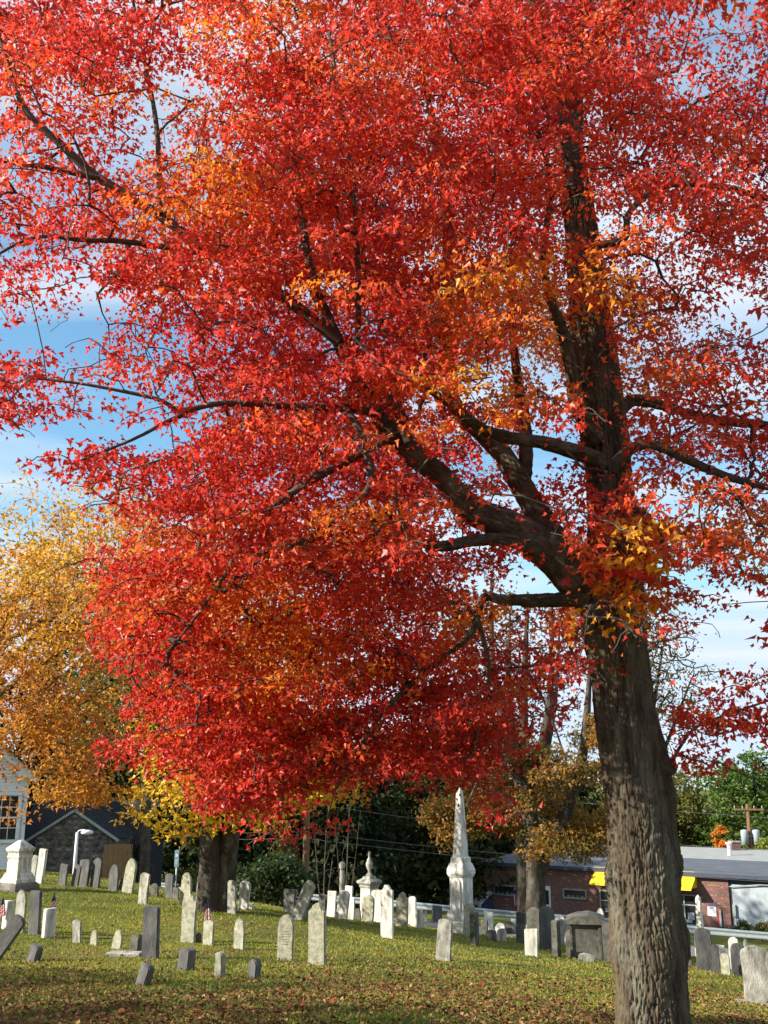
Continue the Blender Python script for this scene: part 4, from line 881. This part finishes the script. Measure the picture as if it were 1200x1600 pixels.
# urn monument
P, s = at_scale(577, 1436); P = np.array([*at(577, 1436, 31)[:2], gz1(*at(577, 1436, 31)[:2])]); s = depth(P)/F
zt = at(577, 1376, 31)[2]-P[2]
root = empty('urn_monument', P, 'square white pedestal topped by a carved grey urn', 'monument', rz=R(-40))
sq([(13*s, -5*s), (13*s, 8*s), (11.5*s, 12*s)], 'plinth', 'marble', root); sq([(10.5*s, 12*s), (10.2*s, zt-10*s)], 'die', 'marble', root)
sq([(10.6*s, zt-11*s), (11.8*s, zt-8*s), (11.8*s, zt-6*s), (14.5*s, zt-3*s), (14.5*s, zt), (8*s, zt+4*s), (7*s, zt+7*s)], 'cornice', 'grey', root)
v, f = lathe([(5.5*s, zt+6*s), (5.5*s, zt+9*s), (2.6*s, zt+12*s), (2.6*s, zt+15*s), (5*s, zt+20*s), (6*s, zt+25*s), (5.6*s, zt+27*s), (4*s, zt+29*s), (4.4*s, zt+31*s), (2.2*s, zt+34*s), (1.8*s, zt+37*s), (2.3*s, zt+39*s), (1.2*s, zt+43*s), (.4*s, zt+44*s)], 20)
link('urn', pydata('urn', v, f, True), M['grey'], root)
# slim pillar with a rounded top
P = np.array([*at(534, 1432, 32)[:2], gz1(*at(534, 1432, 32)[:2])]); s = depth(P)/F; zt = at(534, 1346, 32)[2]-P[2]
root = empty('pillar_monument', P, 'slim pale pillar with a hooded top behind the bright white row', 'monument')
sq([(6*s, -4*s), (5.5*s, 12*s), (4.6*s, 16*s)], 'plinth', 'grey', root); v, f = lathe([(4.6*s, 14*s), (3.6*s, zt-14*s), (2.8*s, zt-13*s)], 14); link('shaft', pydata('shaft', v, f, True), M['grey'], root)
v, f = lathe([(2.6*s, zt-14*s), (4.4*s, zt-9*s), (5.2*s, zt-5*s), (4.2*s, zt-1.5*s), (1*s, zt)], 14); link('hood', pydata('hood', v, f, True), M['grey'], root)
# small white obelisk by the road
P = np.array([*at(1097, 1490, 30)[:2], gz1(*at(1097, 1490, 30)[:2])]); s = depth(P)/F; zt = at(1097, 1398, 30)[2]-P[2]
root = empty('obelisk_monument', P, 'small plain white obelisk behind a dark round topped slab', 'monument', rz=R(-35))
sq([(8*s, -4*s), (8*s, 14*s), (6.6*s, 17*s)], 'plinth', 'marble', root); sq([(5.2*s, 16*s), (3.6*s, zt-5*s), (.5*s, zt)], 'shaft', 'marble', root)
# table tomb
P, s = at_scale(917, 1500)
root = empty('table_tomb', P, 'dark weathered box tomb with a heavy overhanging lid', 'tomb', rz=R(-12))
wv = 50*s; hv = 54*s
bm = bmesh.new(); add_box(bm, 0, .25, hv*.5-.06, wv, .62, hv+.1, bev=.012); link('chest', from_bm(bm, 'chest'), M['darkstone'], root)
v, f = prism([(-wv*.58, hv-.01), (wv*.58, hv-.01), (wv*.60, hv+.06), (wv*.40, hv+.11), (wv*.1, hv+.15), (-wv*.3, hv+.12), (-wv*.6, hv+.06)], -.14, .66); link('lid', pydata('lid', v, f), M['darkstone'], root)
for sx in (-1, 1): box('corner_pilaster', (sx*wv*.45, -.06, hv*.48), (wv*.09, .06, hv*.92), M['darkstone'], root, 0, .006)

# flags
def flag(px_, pyb, ptop, label, wpx=13, Y=None):
    P = hit(px_, pyb) if Y is None else np.array([*at(px_, pyb, Y)[:2], gz1(*at(px_, pyb, Y)[:2])]); d_ = depth(P)/F; H = at(px_, ptop, P[1])[2]-P[2]
    root = empty('small_flag', P, label, 'flag', 'small flags on the graves')
    v, f = lathe([(.006, -.1), (.005, H-.005), (.009, H), (.002, H+.02)], 8); link('staff', pydata('staff', v, f, True), M['black'], root)
    n1, n2 = 13, 14; hh = 30*d_; ww = wpx*d_; V = []; cols = []
    for j in range(n2+1):
        t = j/n2; half = ww*(.10+.42*t**.8)
        for i in range(n1+1):
            u = i/n1; V.append(((u-.35)*2*half*.8, -.012-.03*t*math.sin(u*9+1)-.02*t, H-.01-t*hh*(1-.15*u)))
    F_ = []; fc = []
    V2 = []; C2 = []
    for j in range(n2):
        for i in range(n1):
            q = [j*(n1+1)+i, j*(n1+1)+i+1, (j+1)*(n1+1)+i+1, (j+1)*(n1+1)+i]; b_ = len(V2); V2 += [V[k] for k in q]; F_.append((b_, b_+1, b_+2, b_+3))
            st_ = int((j*.95+i*.55)//1.5) % 2; c = (.03, .035, .11) if j < 5 else ((.50, .04, .06) if st_ else (.75, .74, .72)); C2 += [c]*4
    me = npmesh('cloth', np.array(V2), np.array(F_).ravel(), np.arange(len(F_))*4, np.full(len(F_), 4), np.array(C2)); link('cloth', me, M['painted'], root)
flag(80, 1461, 1396, 'small striped flag behind the short white square post')
flag(1, 1452, 1402, 'small striped flag at the edge of the white squared post')
flag(322, 1474, 1408, 'small striped flag behind the low chipped stone')
flag(470, 1434, 1383, 'small striped flag against the steeply leaning grey slab', 11)

# ================================================================== buildings
# --- white clapboard house
def house():
    Y = 43.0; c = at(38, 1300, Y); X1 = c[0]; zb = gz1(X1, Y)-.3; ze = at(50, 1207, Y)[2]; Wd = 7.2; Dp = 9.0; sl = .80
    root = empty('white_house', (X1-Wd/2, Y, zb), 'white clapboard house with a gable cornice behind the golden maple', 'house', rz=R(24))
    root.location = (X1-Wd/2*math.cos(R(24)), Y-Wd/2*math.sin(R(24)), zb)
    he = ze-zb; hp = he+sl*Wd/2; a = Wd/2
    v, f = prism([(-a, 0), (a, 0), (a, he), (0, hp), (-a, he)], .03, Dp); link('wall', pydata('wall', v, f), M['white'], root)
    bm = bmesh.new(); n = int(hp/.115)
    for k in range(n):
        z = k*.115; hw = a if z < he else max(.05, (hp-z)/sl); vs = [bm.verts.new(p) for p in ((-hw, .0, z), (hw, .0, z), (hw, .027, z+.117), (-hw, .027, z+.117))]; bm.faces.new(vs); vs2 = [bm.verts.new(p) for p in ((-hw, 0, z), (hw, 0, z), (hw, .03, z), (-hw, .03, z))]; bm.faces.new(vs2)
    link('clapboard', from_bm(bm, 'clapboard'), M['white'], root, kind='stuff')
    box('corner_board', (a-.06, -.01, he/2), (.14, .06, he), M['white'], root); box('corner_board', (-a+.06, -.01, he/2), (.14, .06, he), M['white'], root)
    L_ = math.hypot(a+.35, sl*(a+.35))
    for sx in (-1, 1):
        bm = bmesh.new(); add_box(bm, 0, -.12, 0, L_, .36, .30); o = link('raking_cornice', from_bm(bm, 'raking_cornice'), M['white'], root); o.rotation_euler = (0, sx*math.atan(sl), 0); o.location = (sx*(a+.35)/2, 0, hp-sl*(a+.35)/2-.05)
        bm = bmesh.new(); add_box(bm, 0, Dp/2-.2, 0, L_+.1, Dp+.6, .08); o = link('roof', from_bm(bm, 'roof'), M['shingle'], root); o.rotation_euler = (0, sx*math.atan(sl), 0); o.location = (sx*(a+.38)/2, 0, hp-sl*(a+.38)/2+.16)
        box('cornice_return', (sx*(a-.1), -.14, he-.06), (.9, .34, .22), M['white'], root)
    wx = Wd/2-(X1-at(9, 1275, Y)[0])*1.0; wz = at(9, 1277, Y)[2]-zb; wh = 1.65; ww = .92
    for x_ in (wx, wx-2.4):
        wnd = box('window', (x_, -.02, wz), (ww, .03, wh), M['glass'], root)
        for dx, dz, sx_, sz_ in ((-ww/2-.07, 0, .14, wh+.28), (ww/2+.07, 0, .14, wh+.28), (0, wh/2+.08, ww, .15), (0, -wh/2-.08, ww+.3, .12)):
            box('frame', (dx, -.03, dz), (sx_, .08, sz_), M['white'], wnd)
        for dx in (-.15, .15): box('muntin', (dx, -.025, 0), (.025, .02, wh), M['white'], wnd)
        for dz in (-.4, 0, .4): box('muntin', (0, -.027, dz), (ww, .02, .03 if dz else .06), M['white'], wnd)
house()
# --- stone annex with dark roof
def annex():
    Y = 45.0; p = at(118, 1268, Y); zl = at(118, 1308, Y)[2]; a = 1.62; X = p[0]-.0; zb = gz1(X, Y)-.3; he = zl-zb; hp = p[2]-zb
    root = empty('stone_annex', (X, Y, zb), 'small fieldstone gable with pale verge boards under a dark roof', 'building')
    v, f = prism([(-a, 0), (a, 0), (a, he), (0, hp), (-a, he)], .06, 3.2); link('wall', pydata('wall', v, f), M['rock'], root)
    r = np.random.RandomState(4); variants = []
    for k in range(5):
        bm = bmesh.new(); bmesh.ops.create_icosphere(bm, subdivisions=1, radius=.5)
        for v_ in bm.verts: v_.co *= 1+r.normal()*.10; v_.co.x = math.copysign(abs(v_.co.x)**.75, v_.co.x)*.62; v_.co.z = math.copysign(abs(v_.co.z)**.75, v_.co.z)*.62
        me = from_bm(bm, 'stone'); me.materials.append(M[('rock', 'rock_pale', 'rock_dark', 'rock_brown', 'rock_dark')[k]]); variants.append(me)
    z = .1
    while z < hp-.1:
        rh = .17+.09*r.rand(); hw = a if z < he else a*(hp-z)/(hp-he); x = -hw
        while x < hw-.08:
            w = min(.22+.26*r.rand(), hw-x); o = link('stone', variants[r.randint(5)], None, root); o.location = (x+w/2, .05, z+rh/2); o.scale = (w*.98, .22+.1*r.rand(), rh*.98); o.rotation_euler = (0, r.normal()*.06, 0); x += w
        z += rh
    sl = (hp-he)/a; L_ = math.hypot(a+.3, sl*(a+.3))
    for sx in (-1, 1):
        bm = bmesh.new(); add_box(bm, 0, -.10, 0, L_, .12, .10); o = link('verge_board', from_bm(bm, 'verge_board'), M['steel'], root); o.rotation_euler = (0, sx*math.atan(sl), 0); o.location = (sx*(a+.3)/2, 0, hp-sl*(a+.3)/2+.05)
        bm = bmesh.new(); add_box(bm, 0, 1.6, 0, L_, 3.3, .06); o = link('roof', from_bm(bm, 'roof'), M['shingle'], root); o.rotation_euler = (0, sx*math.atan(sl), 0); o.location = (sx*(a+.3)/2, 0, hp-sl*(a+.3)/2+.10)
    # long dark roof behind
    Y2 = 48.5; x0 = at(20, 1300, Y2)[0]; x1 = at(225, 1300, Y2)[0]; zt = at(100, 1250, Y2+2)[2]; zl2 = at(100, 1318, Y2)[2]; zg = gz1((x0+x1)/2, Y2)-.3
    root2 = empty('dark_roofed_building', ((x0+x1)/2, Y2, zg), 'long low building with a dark shingled roof behind the stone gable', 'building')
    hw = (x1-x0)/2; v = [(-hw, -.3, zl2-zg), (hw, -.3, zl2-zg), (hw, 3, zt-zg), (-hw, 3, zt-zg), (-hw, 6, zl2-zg), (hw, 6, zl2-zg)]
    vv = v+[(a_, b_, c_-.12) for a_, b_, c_ in v]; link('roof', pydata('roof', vv, [(0, 1, 2, 3), (3, 2, 5, 4), (7, 6, 9, 8), (8, 9, 10, 11), (0, 6, 7, 1), (4, 5, 11, 10), (0, 3, 9, 6), (3, 4, 10, 9), (1, 7, 8, 2), (2, 8, 11, 5)]), M['shingle'], root2)
    h2 = zl2-zg; box('wall', (0, 2.9, h2/2-.05), (2*hw-.5, 5.4, h2), M['shingle'], root2)
    # tan board wall
    Yt = 44.0; xa = at(161, 1350, Yt)[0]; xb = at(206, 1350, Yt)[0]; zt = at(180, 1319, Yt)[2]; zg = gz1((xa+xb)/2, Yt)-.3
    root3 = empty('board_wall', ((xa+xb)/2, Yt, zg), 'plain tan board wall right of the stone gable', 'wall'); n = 6; bw = (xb-xa)/n
    for k in range(n): box('board', (-(xb-xa)/2+bw*(k+.5), 0, (zt-zg)/2), (bw-.006, .05+.004*(k % 2), zt-zg), M['tan'], root3)
annex()
# lamp post
P = at(117, 1352, 41); z0 = gz1(P[0], 41); zt = at(120, 1301, 41)[2]-z0
root = empty('lamp_post', (P[0], 41, z0), 'white lamp post with a round lamp in front of the stone gable', 'lamp post')
v, f = lathe([(.075, -.2), (.07, zt*.6), (.055, zt)], 12); link('post', pydata('post', v, f, True), M['white'], root)
link('arm', tube('arm', catmull(np.array([(0, 0, zt-.03, .025), (.05, 0, zt+.06, .025), (.2, 0, zt+.10, .025), (.36, 0, zt+.07, .025)]), .04), 8, 0, 10, (), 0), M['white'], root)
v, f = lathe([(.05, .06), (.20, .03), (.24, -.03), (.20, -.09), (.05, -.12)], 16); o = link('lamp_head', pydata('lamp_head', v, f, True), M['white'], root); o.location = (.38, 0, zt+.04)
# street sign
P = at(274, 1395, 42); z0 = gz1(P[0], 42); zt = at(277, 1328, 42)[2]-z0
root = empty('street_sign', (P[0], 42, z0), 'small blue sign on a thin post left of the twin trunk', 'sign')
v, f = lathe([(.03, -.2), (.03, zt)], 8); link('post', pydata('post', v, f, True), M['steel'], root)
sg = box('sign_panel', (.0, -.05, zt-.32), (.17, .02, .62), M['blue'], root, 0, .004); box('sign_mark', (0, -.013, .12), (.10, .006, .10), M['white'], sg); box('sign_mark', (0, -.013, -.08), (.11, .006, .03), M['white'], sg); box('sign_mark', (0, -.013, -.16), (.08, .006, .03), M['white'], sg)

# --- brick shop
A_ = np.array([6.1, 66.3]); B_ = np.array([18.3, 57.7]); ZT = -3.25; ZB = -6.15
ev_ = (B_-A_)/np.linalg.norm(B_-A_); LW = float(np.linalg.norm(B_-A_)); ang = math.atan2(ev_[1], ev_[0]); nv_ = np.array([ev_[1], -ev_[0]])   # outward (towards camera)
shop = empty('brick_shop', (A_[0], A_[1], ZB), 'low brown brick shop with a flat roof and yellow awning', 'building', rz=ang)
HW = ZT-ZB
def wallxz(px_, py_, off=0):
    """pixel -> position on the front wall plane (along, up)"""
    d = ray(px_, py_); o = np.array([0, 0, CZ]); n3 = np.array([*nv_, 0]); p0 = np.array([*(A_+nv_*off), 0]); t = ((p0-o)@n3)/(d@n3); p = o+d*t; return float((p[:2]-A_)@ev_), float(p[2]-ZB)
link('wall', (lambda m_: m_)(from_bm((lambda bm: (add_box(bm, LW/2, 5.0, HW/2-.2, LW, 10, HW+.4), bm)[1])(bmesh.new()), 'wall')), M['brick'], shop)
LT = LW+9.5
def roofp(name, m, x0, x1, y0, y1, z0, z1, zt): 
    v = [(x0, y0, z0), (x1, y0, z0), (x1, y1, z1), (x0, y1, z1), (x0, y0, z0-zt), (x1, y0, z0-zt), (x1, y1, z1-zt), (x0, y1, z1-zt)]
    return link(name, pydata(name, v, [(0, 1, 2, 3), (7, 6, 5, 4), (0, 4, 5, 1), (1, 5, 6, 2), (2, 6, 7, 3), (3, 7, 4, 0)]), M[m], shop)
roofp('roof', 'roof', -.15, LT, -.35, 5.5, HW+.12, HW+.42, .06); roofp('roof', 'roofgrey', -.15, LT, 5.52, 14, HW+.43, HW+.55, .06)
box('fascia', (LT/2-.1, -.33, HW+.0), (LT+.0, .06, .20), M['fascia'], shop); box('parapet', (LT/2-.1, 5.2, HW+.15), (LT-.2, .1, .3), M['fascia'], shop)
def on_wall(name, x0, y0, x1, y1, m, dep=.05, out_=.0, parent=shop):
    a0, z1 = wallxz(x0, y0); a1, z0 = wallxz(x1, y1); return box(name, ((a0+a1)/2, -dep/2-out_, (z0+z1)/2), (a1-a0, dep, z1-z0), M[m], parent), a1-a0, z1-z0
for (x0, y0, x1, y1) in ((772.5, 1382.5, 805.5, 1399), (881, 1389, 916.5, 1404.5)):
    wn, ww, wh = on_wall('window', x0, y0, x1, y1, 'glass', .03)
    for dx, dz, sx_, sz_ in ((-ww/2, 0, .07, wh+.08), (ww/2, 0, .07, wh+.08), (0, wh/2, ww, .07), (0, -wh/2, ww, .09)): box('frame', (dx, -.03, dz), (sx_, .08, sz_), M['steel'], wn)
    for k, q in enumerate((-.3, -.1, .12, .33)): box('goods', (q*ww, -.018, -wh*.33), (.16+.05*(k % 2), .004, .12+.05*((k+1) % 2)), M['rock'], wn)
dn, ww, wh = on_wall('door', 849, 1384, 862, 1440, 'white', .05); box('door_pane', (.02, -.028, wh*.18), (ww*.5, .01, wh*.4), M['glass'], dn)
# storefront under the awning
for (x0, y0, x1, y1, nm) in ((938, 1391, 975, 1440, 'shop_door'), (1050, 1397, 1091, 1446, 'shop_window')):
    wn, ww, wh = on_wall(nm, x0, y0, x1, y1, 'glass', .03)
    for dx in (-ww/2, 0 if nm == 'shop_window' else ww*.1, ww/2): box('frame', (dx, -.03, 0), (.07, .07, wh), M['steel'], wn)
    for dz in (-wh/2, wh*.17, wh/2): box('frame', (0, -.025, dz), (ww, .07, .06), M['steel'], wn)
    for q in ((-.2, -.15, .3, .22), (.25, -.2, .35, .35), (.1, -.38, .5, .15)): box('notice', (q[0]*ww, -.02, q[1]*wh), (q[2], .008, q[3]), M['offwhite'] if q[2] < .45 else M['blue'], wn)
# awning: box head plus sloping cloth
a0, z0 = wallxz(931, 1354); a1, _ = wallxz(1088, 1362); _, zs = wallxz(931, 1364); _, zb_ = wallxz(922, 1378, .9)
hd = box('awning', ((a0+a1)/2, -.16, (z0+zs)/2), (a1-a0, .3, z0-zs), M['yellow'], shop, 0, .01)
v = [(a0-.0, -.30, zs), (a1, -.30, zs), (a1, -1.0, zs-.46), (a0, -1.0, zs-.46), (a0, -.02, zs), (a1, -.02, zs), (a1, -.02, zs-.46), (a0, -.02, zs-.46), (a1, -1.0, zs-.56), (a0, -1.0, zs-.56)]
link('awning_cloth', pydata('awning_cloth', v, [(0, 3, 2, 1), (4, 7, 3, 0), (5, 1, 2, 6), (3, 9, 8, 2)]), M['yellow'], shop)
al, _ = wallxz(946, 1358)
for k in range(4): box('awning_letter', (al+.12+k*.17-(a0+a1)/2, -.155, -.02+.02*(k % 2)), (.10, .01, .14), M['dullred'], hd)
# worn letters on the brick (too worn to read in the photograph)
x0, zt = wallxz(785, 1354); x1, zb2 = wallxz(822, 1365)
for row, (zz, n, hgt) in enumerate((((zt*2+zb2)/3+.06, 9, .16), ((zt+2*zb2)/3-.04, 11, .10))):
    for k in range(n):
        xx = x0+(x1-x0)*(k+.5)/n; w_ = (x1-x0)/n*.6
        bm = bmesh.new(); add_box(bm, -w_*.35, 0, 0, w_*.22, .03, hgt); add_box(bm, w_*.15, 0, hgt*(.4 if k % 2 else -.4), w_*.8, .028, hgt*.2)
        if k % 3: add_box(bm, w_*.42, 0, 0, w_*.2, .026, hgt*.8)
        o = link('wall_letter', from_bm(bm, 'wall_letter'), M['gold'], shop); o.location = (xx, -.018, zz)
ps, ww, wh = on_wall('poster', 1104.5, 1408, 1120, 1432, 'white', .03); box('poster_header', (0, -.018, wh*.33), (ww, .008, wh*.34), M['purple'], ps)
for k in range(3): box('poster_text', ((k-1)*ww*.16, -.02, wh*.06), (ww*.12, .006, .05), M['black'], ps)
ps, ww, wh = on_wall('banner', 1121, 1421, 1129, 1448, 'offwhite', .04, .05); box('banner_stripe', (-ww*.28, -.025, 0), (ww*.4, .008, wh), M['red'], ps)
on_wall('sign_strip', 1105, 1382, 1125, 1385.5, 'tan', .02); on_wall('sign_strip', 1121, 1415.5, 1137, 1418.5, 'tan', .02)
# hanging flag on the shop wall
a0, z1 = wallxz(806, 1390); a1, z0 = wallxz(813, 1415)
fl = empty('wall_flag', (*(A_+ev_*(a0+a1)/2+nv_*.25), ZB+z0), 'limp striped flag hanging beside the left shop window', 'flag', rz=ang)
V2, F_, C2 = [], [], []
for i in range(8):
    for j in range(8):
        xa, xb = (-.5+i/8)*(a1-a0)*(1), (-.5+(i+1)/8)*(a1-a0); za, zb3 = (z1-z0)*j/8, (z1-z0)*(j+1)/8; b_ = len(V2); wy = lambda x, z: .05*math.sin(x*30+z*2)
        sh = lambda z: -.12*z
        V2 += [(xa+sh(za), wy(xa, za), za), (xb+sh(za), wy(xb, za), za), (xb+sh(zb3), wy(xb, zb3), zb3), (xa+sh(zb3), wy(xa, zb3), zb3)]; F_.append((b_, b_+1, b_+2, b_+3)); C2 += [((.04, .045, .13) if j > 5 else ((.42, .10, .13) if i % 2 else (.55, .50, .52)))]*4
link('cloth', npmesh('cloth', np.array(V2), np.array(F_).ravel(), np.arange(len(F_))*4, np.full(len(F_), 4), np.array(C2)), M['painted'], fl)
link('staff', tube('staff', np.array([(-.1-.12*(z1-z0), .28, (z1-z0)-.25, .015), (-.12*(z1-z0), 0, (z1-z0)+.02, .013), (-.12*(z1-z0)+.03, -.08, z1-z0+.1, .012)]), 8, 0, 10, (), 0), M['steel'], fl)
# cellar bulkhead with white sloping doors
a0, z1 = wallxz(744, 1397); a1, _ = wallxz(773, 1418)
bk = empty('cellar_bulkhead', (*(A_+ev_*((a0+a1)/2)), ZB-.1), 'white sloping cellar hatch at the corner of the brick shop', 'cellar hatch', rz=ang); hw = .55
v, f = prism([(0, 0), (-1.5, 0), (-1.5, .75), (0, 1.35)], -hw, hw); v = [(y, x, z) for x, y, z in v]; link('side_wall', pydata('side_wall', v, f), M['fascia'], bk)
for sx in (-1, 1):
    bm = bmesh.new(); add_box(bm, sx*hw/2, 0, 0, hw-.02, 1.62, .05); o = link('hatch_door', from_bm(bm, 'hatch_door'), M['white'], bk); o.rotation_euler = (math.atan2(.6, 1.5), 0, 0); o.location = (0, -.75, 1.08)
bm = bmesh.new(); add_box(bm, 0, -1.53, .38, 2*hw, .05, .78); link('front_panel', from_bm(bm, 'front_panel'), M['white'], bk)
# pale block next door
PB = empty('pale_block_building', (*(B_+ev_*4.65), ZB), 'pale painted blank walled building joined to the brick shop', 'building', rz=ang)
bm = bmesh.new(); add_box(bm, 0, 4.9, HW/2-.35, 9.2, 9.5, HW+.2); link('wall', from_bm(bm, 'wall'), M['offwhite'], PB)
box('upper_band', (0, .13, HW-.28), (9.2, .03, .28), M['fascia'], PB); link('pipe', tube('pipe', np.array([(-4.6, .02, HW-.55, .03), (-3, .02, HW-.38, .03), (-1.9, .02, HW-.36, .03), (-1.85, .02, HW-.8, .03), (-1.82, .05, .2, .02)]), 8, 0, 10, (), 0), M['steel'], PB)
box('meter_box', (-4.45, .08, 1.15), (.16, .14, .6), M['steel'], PB)
# roof pipe and chimney
p = at(1140.5, 1341, 66); rp_ = empty('roof_vent', (p[0], 66, p[2]-.15), 'white vent pipe standing on the flat roof', 'vent pipe'); h_ = at(1140.5, 1316, 66)[2]-p[2]+.15; v, f = lathe([(.12, 0), (.12, h_-.1), (.2, h_-.1), (.2, h_)], 14); link('pipe', pydata('pipe', v, f), M['white'], rp_)
p = at(1150, 1341, 70); ck = empty('brick_chimney', (p[0], 70, p[2]-.3), 'short brown brick chimney beside the white vent pipe', 'chimney'); bm = bmesh.new(); add_box(bm, 0, 0, .65, .6, .5, 1.3); link('stack', from_bm(bm, 'stack'), M['brick'], ck); box('cap', (0, 0, 1.33), (.7, .6, .08), M['grey'], ck)

# --- utility poles and wires
def pole(px_, Y, ptop, label, trans=False):
    P = at(px_, 1400, Y); z0 = gz1(P[0], Y); zt = at(px_, ptop, Y)[2]-z0
    root = empty('utility_pole', (P[0], Y, z0), label, 'utility pole')
    v, f = lathe([(.17, -.3), (.15, zt*.5), (.12, zt), (.04, zt+.03)], 14); link('pole', pydata('pole', v, f, True), M['pole'], root)
    box('crossarm', (0, -.14, zt-.35), (2.2, .1, .12), M['pole'], root, R(-18))
    for dx in (-.95, -.4, .4, .95):
        v, f = lathe([(.02, -.02), (.05, .05), (.03, .1), (.06, .13), (.02, .2)], 8); o = link('insulator', pydata('insulator', v, f, True), M['offwhite'], root); o.location = (dx*math.cos(R(-18)), -.14+dx*math.sin(R(-18)), zt-.29)
    if trans:
        for dx in (-.42, .42):
            v, f = lathe([(.05, -.62), (.26, -.6), (.27, .35), (.22, .42), (.06, .45)], 16); o = link('transformer', pydata('transformer', v, f, True), M['offwhite'], root); o.location = (dx, -.1, zt-2.2)
        box('bracket', (0, -.08, zt-2.2), (.9, .08, .1), M['steel'], root)
    return root
pole(477, 51, 1185, 'brown wooden utility pole right of the green shrub')
pole(1180, 78, 1257, 'wooden utility pole with two grey transformers beyond the flat roof', True)
def wire(pts, label, sag=.35, r=.010):
    A0, B0 = [at(*p) for p in pts]; t = np.linspace(0, 1, 26)[:, None]; q = A0*(1-t)+B0*t; q[:, 2] -= sag*4*(t*(1-t))[:, 0]; c = q[0].copy()
    o = link('utility_wire', tube('utility_wire', np.c_[q-c, np.full(26, r)], 5, 0, 10, (), 0), M['wire'], label=label, cat='wire'); o.location = c
wire(((477, 1197, 51), (1300, 1283, 47)), 'top wire crossing from the utility pole above the obelisk')
wire(((477, 1254, 51), (1300, 1333, 47)), 'second wire crossing behind the obelisk shaft')
wire(((477, 1300, 51), (1300, 1372, 47)), 'upper of the two low wires before the brick shop', .2)
wire(((477, 1310, 51), (1300, 1384, 47)), 'lowest wire before the brick shop', .2)
wire(((-60, 1253, 57), (477, 1254, 51)), 'wire passing above the stone gable to the utility pole', .15)
wire(((100, 1296, 54), (477, 1300, 51)), 'wire below the stone gable ridge, the higher of two', .1)
wire(((100, 1306, 54), (477, 1310, 51)), 'wire below the stone gable ridge, the lower of two', .1)

# ================================================================== grass and fallen leaves
r = np.random.RandomState(77)
n = 240000; u = r.rand(n)*1.0; Yg = 5.5*(36/5.5)**(u**.85); Xg = (r.rand(n)*2-1)*(.47*Yg+1.2)
zg = gzn(Xg, Yg); hgt = (.014+.024*r.rand(n))*(1+.35*fbm(np.c_[Xg*.7, Yg*.7, 0*Xg], 2)); wd = .0030+.0011*Yg*.55; a = r.rand(n)*math.pi*2
le = r.normal(size=(n, 2))*.45*hgt[:, None]
V = np.zeros((n, 3, 3)); V[:, 0] = np.c_[Xg-np.cos(a)*wd, Yg-np.sin(a)*wd, zg-.004]; V[:, 1] = np.c_[Xg+np.cos(a)*wd, Yg+np.sin(a)*wd, zg-.004]; V[:, 2] = np.c_[Xg+le[:, 0], Yg+le[:, 1], zg+hgt]
nn = fbm(np.c_[Xg*.55, Yg*1.1, 0*Xg+3], 3); tcol = np.clip(.60+1.3*nn+r.normal(size=n)*.2, 0, 1)[:, None]
dry = (r.rand(n, 1) < .16)
cols = np.array([.10, .16, .022])*(1-tcol)+np.array([.33, .32, .05])*tcol; cols = np.where(dry, np.array([.26, .21, .09]), cols)*(.75+.5*r.rand(n, 1))
link('grass', npmesh('grass', V.reshape(-1, 3), np.arange(3*n), np.arange(n)*3, np.full(n, 3), np.repeat(cols, 3, 0)), M['grass'], label='short mown lawn grass between the headstones', cat='grass', kind='stuff')
n = 130000; Yl = 5.5+28*r.rand(n)**2.0; Xl = (r.rand(n)*2-1)*(.47*Yl+1.2); dn_ = fbm(np.c_[Xl*.5, Yl*.9, 0*Xl+9], 3)
pxl, pyl, _ = project(np.c_[Xl, Yl, gz(Xl, Yl)])
pk = np.clip((pyl-1478)/75, .05, 1.6)*np.clip(1.15-(pxl-450)/1500, .35, 1)*np.clip(.75+1.7*dn_, .12, 1.2); kp = r.rand(n) < pk; Xl, Yl, pyl = Xl[kp], Yl[kp], pyl[kp]; n = len(Xl)
P = np.c_[Xl, Yl, gzn(Xl, Yl)+.012+.025*r.rand(n)]; tip = r.normal(size=(n, 3)); tip[:, 2] *= .35; nor = r.normal(size=(n, 3))*.45; nor[:, 2] += 1
pc = np.array([(.20, .10, .045), (.27, .155, .07), (.10, .05, .025), (.22, .05, .03), (.28, .18, .08), (.07, .04, .025)]); cc = pc[r.choice(6, n, p=[.28, .22, .2, .12, .1, .08])]*(.7+.6*r.rand(n, 1))
link('fallen_leaves', leaves_mesh('fallen_leaves', P, tip, nor, (.024+.03*r.rand(n)**2)*(1+.016*Yl), cc, OVAL), M['litter'], label='brown and red fallen leaves scattered over the lawn', cat='fallen leaves', kind='stuff')
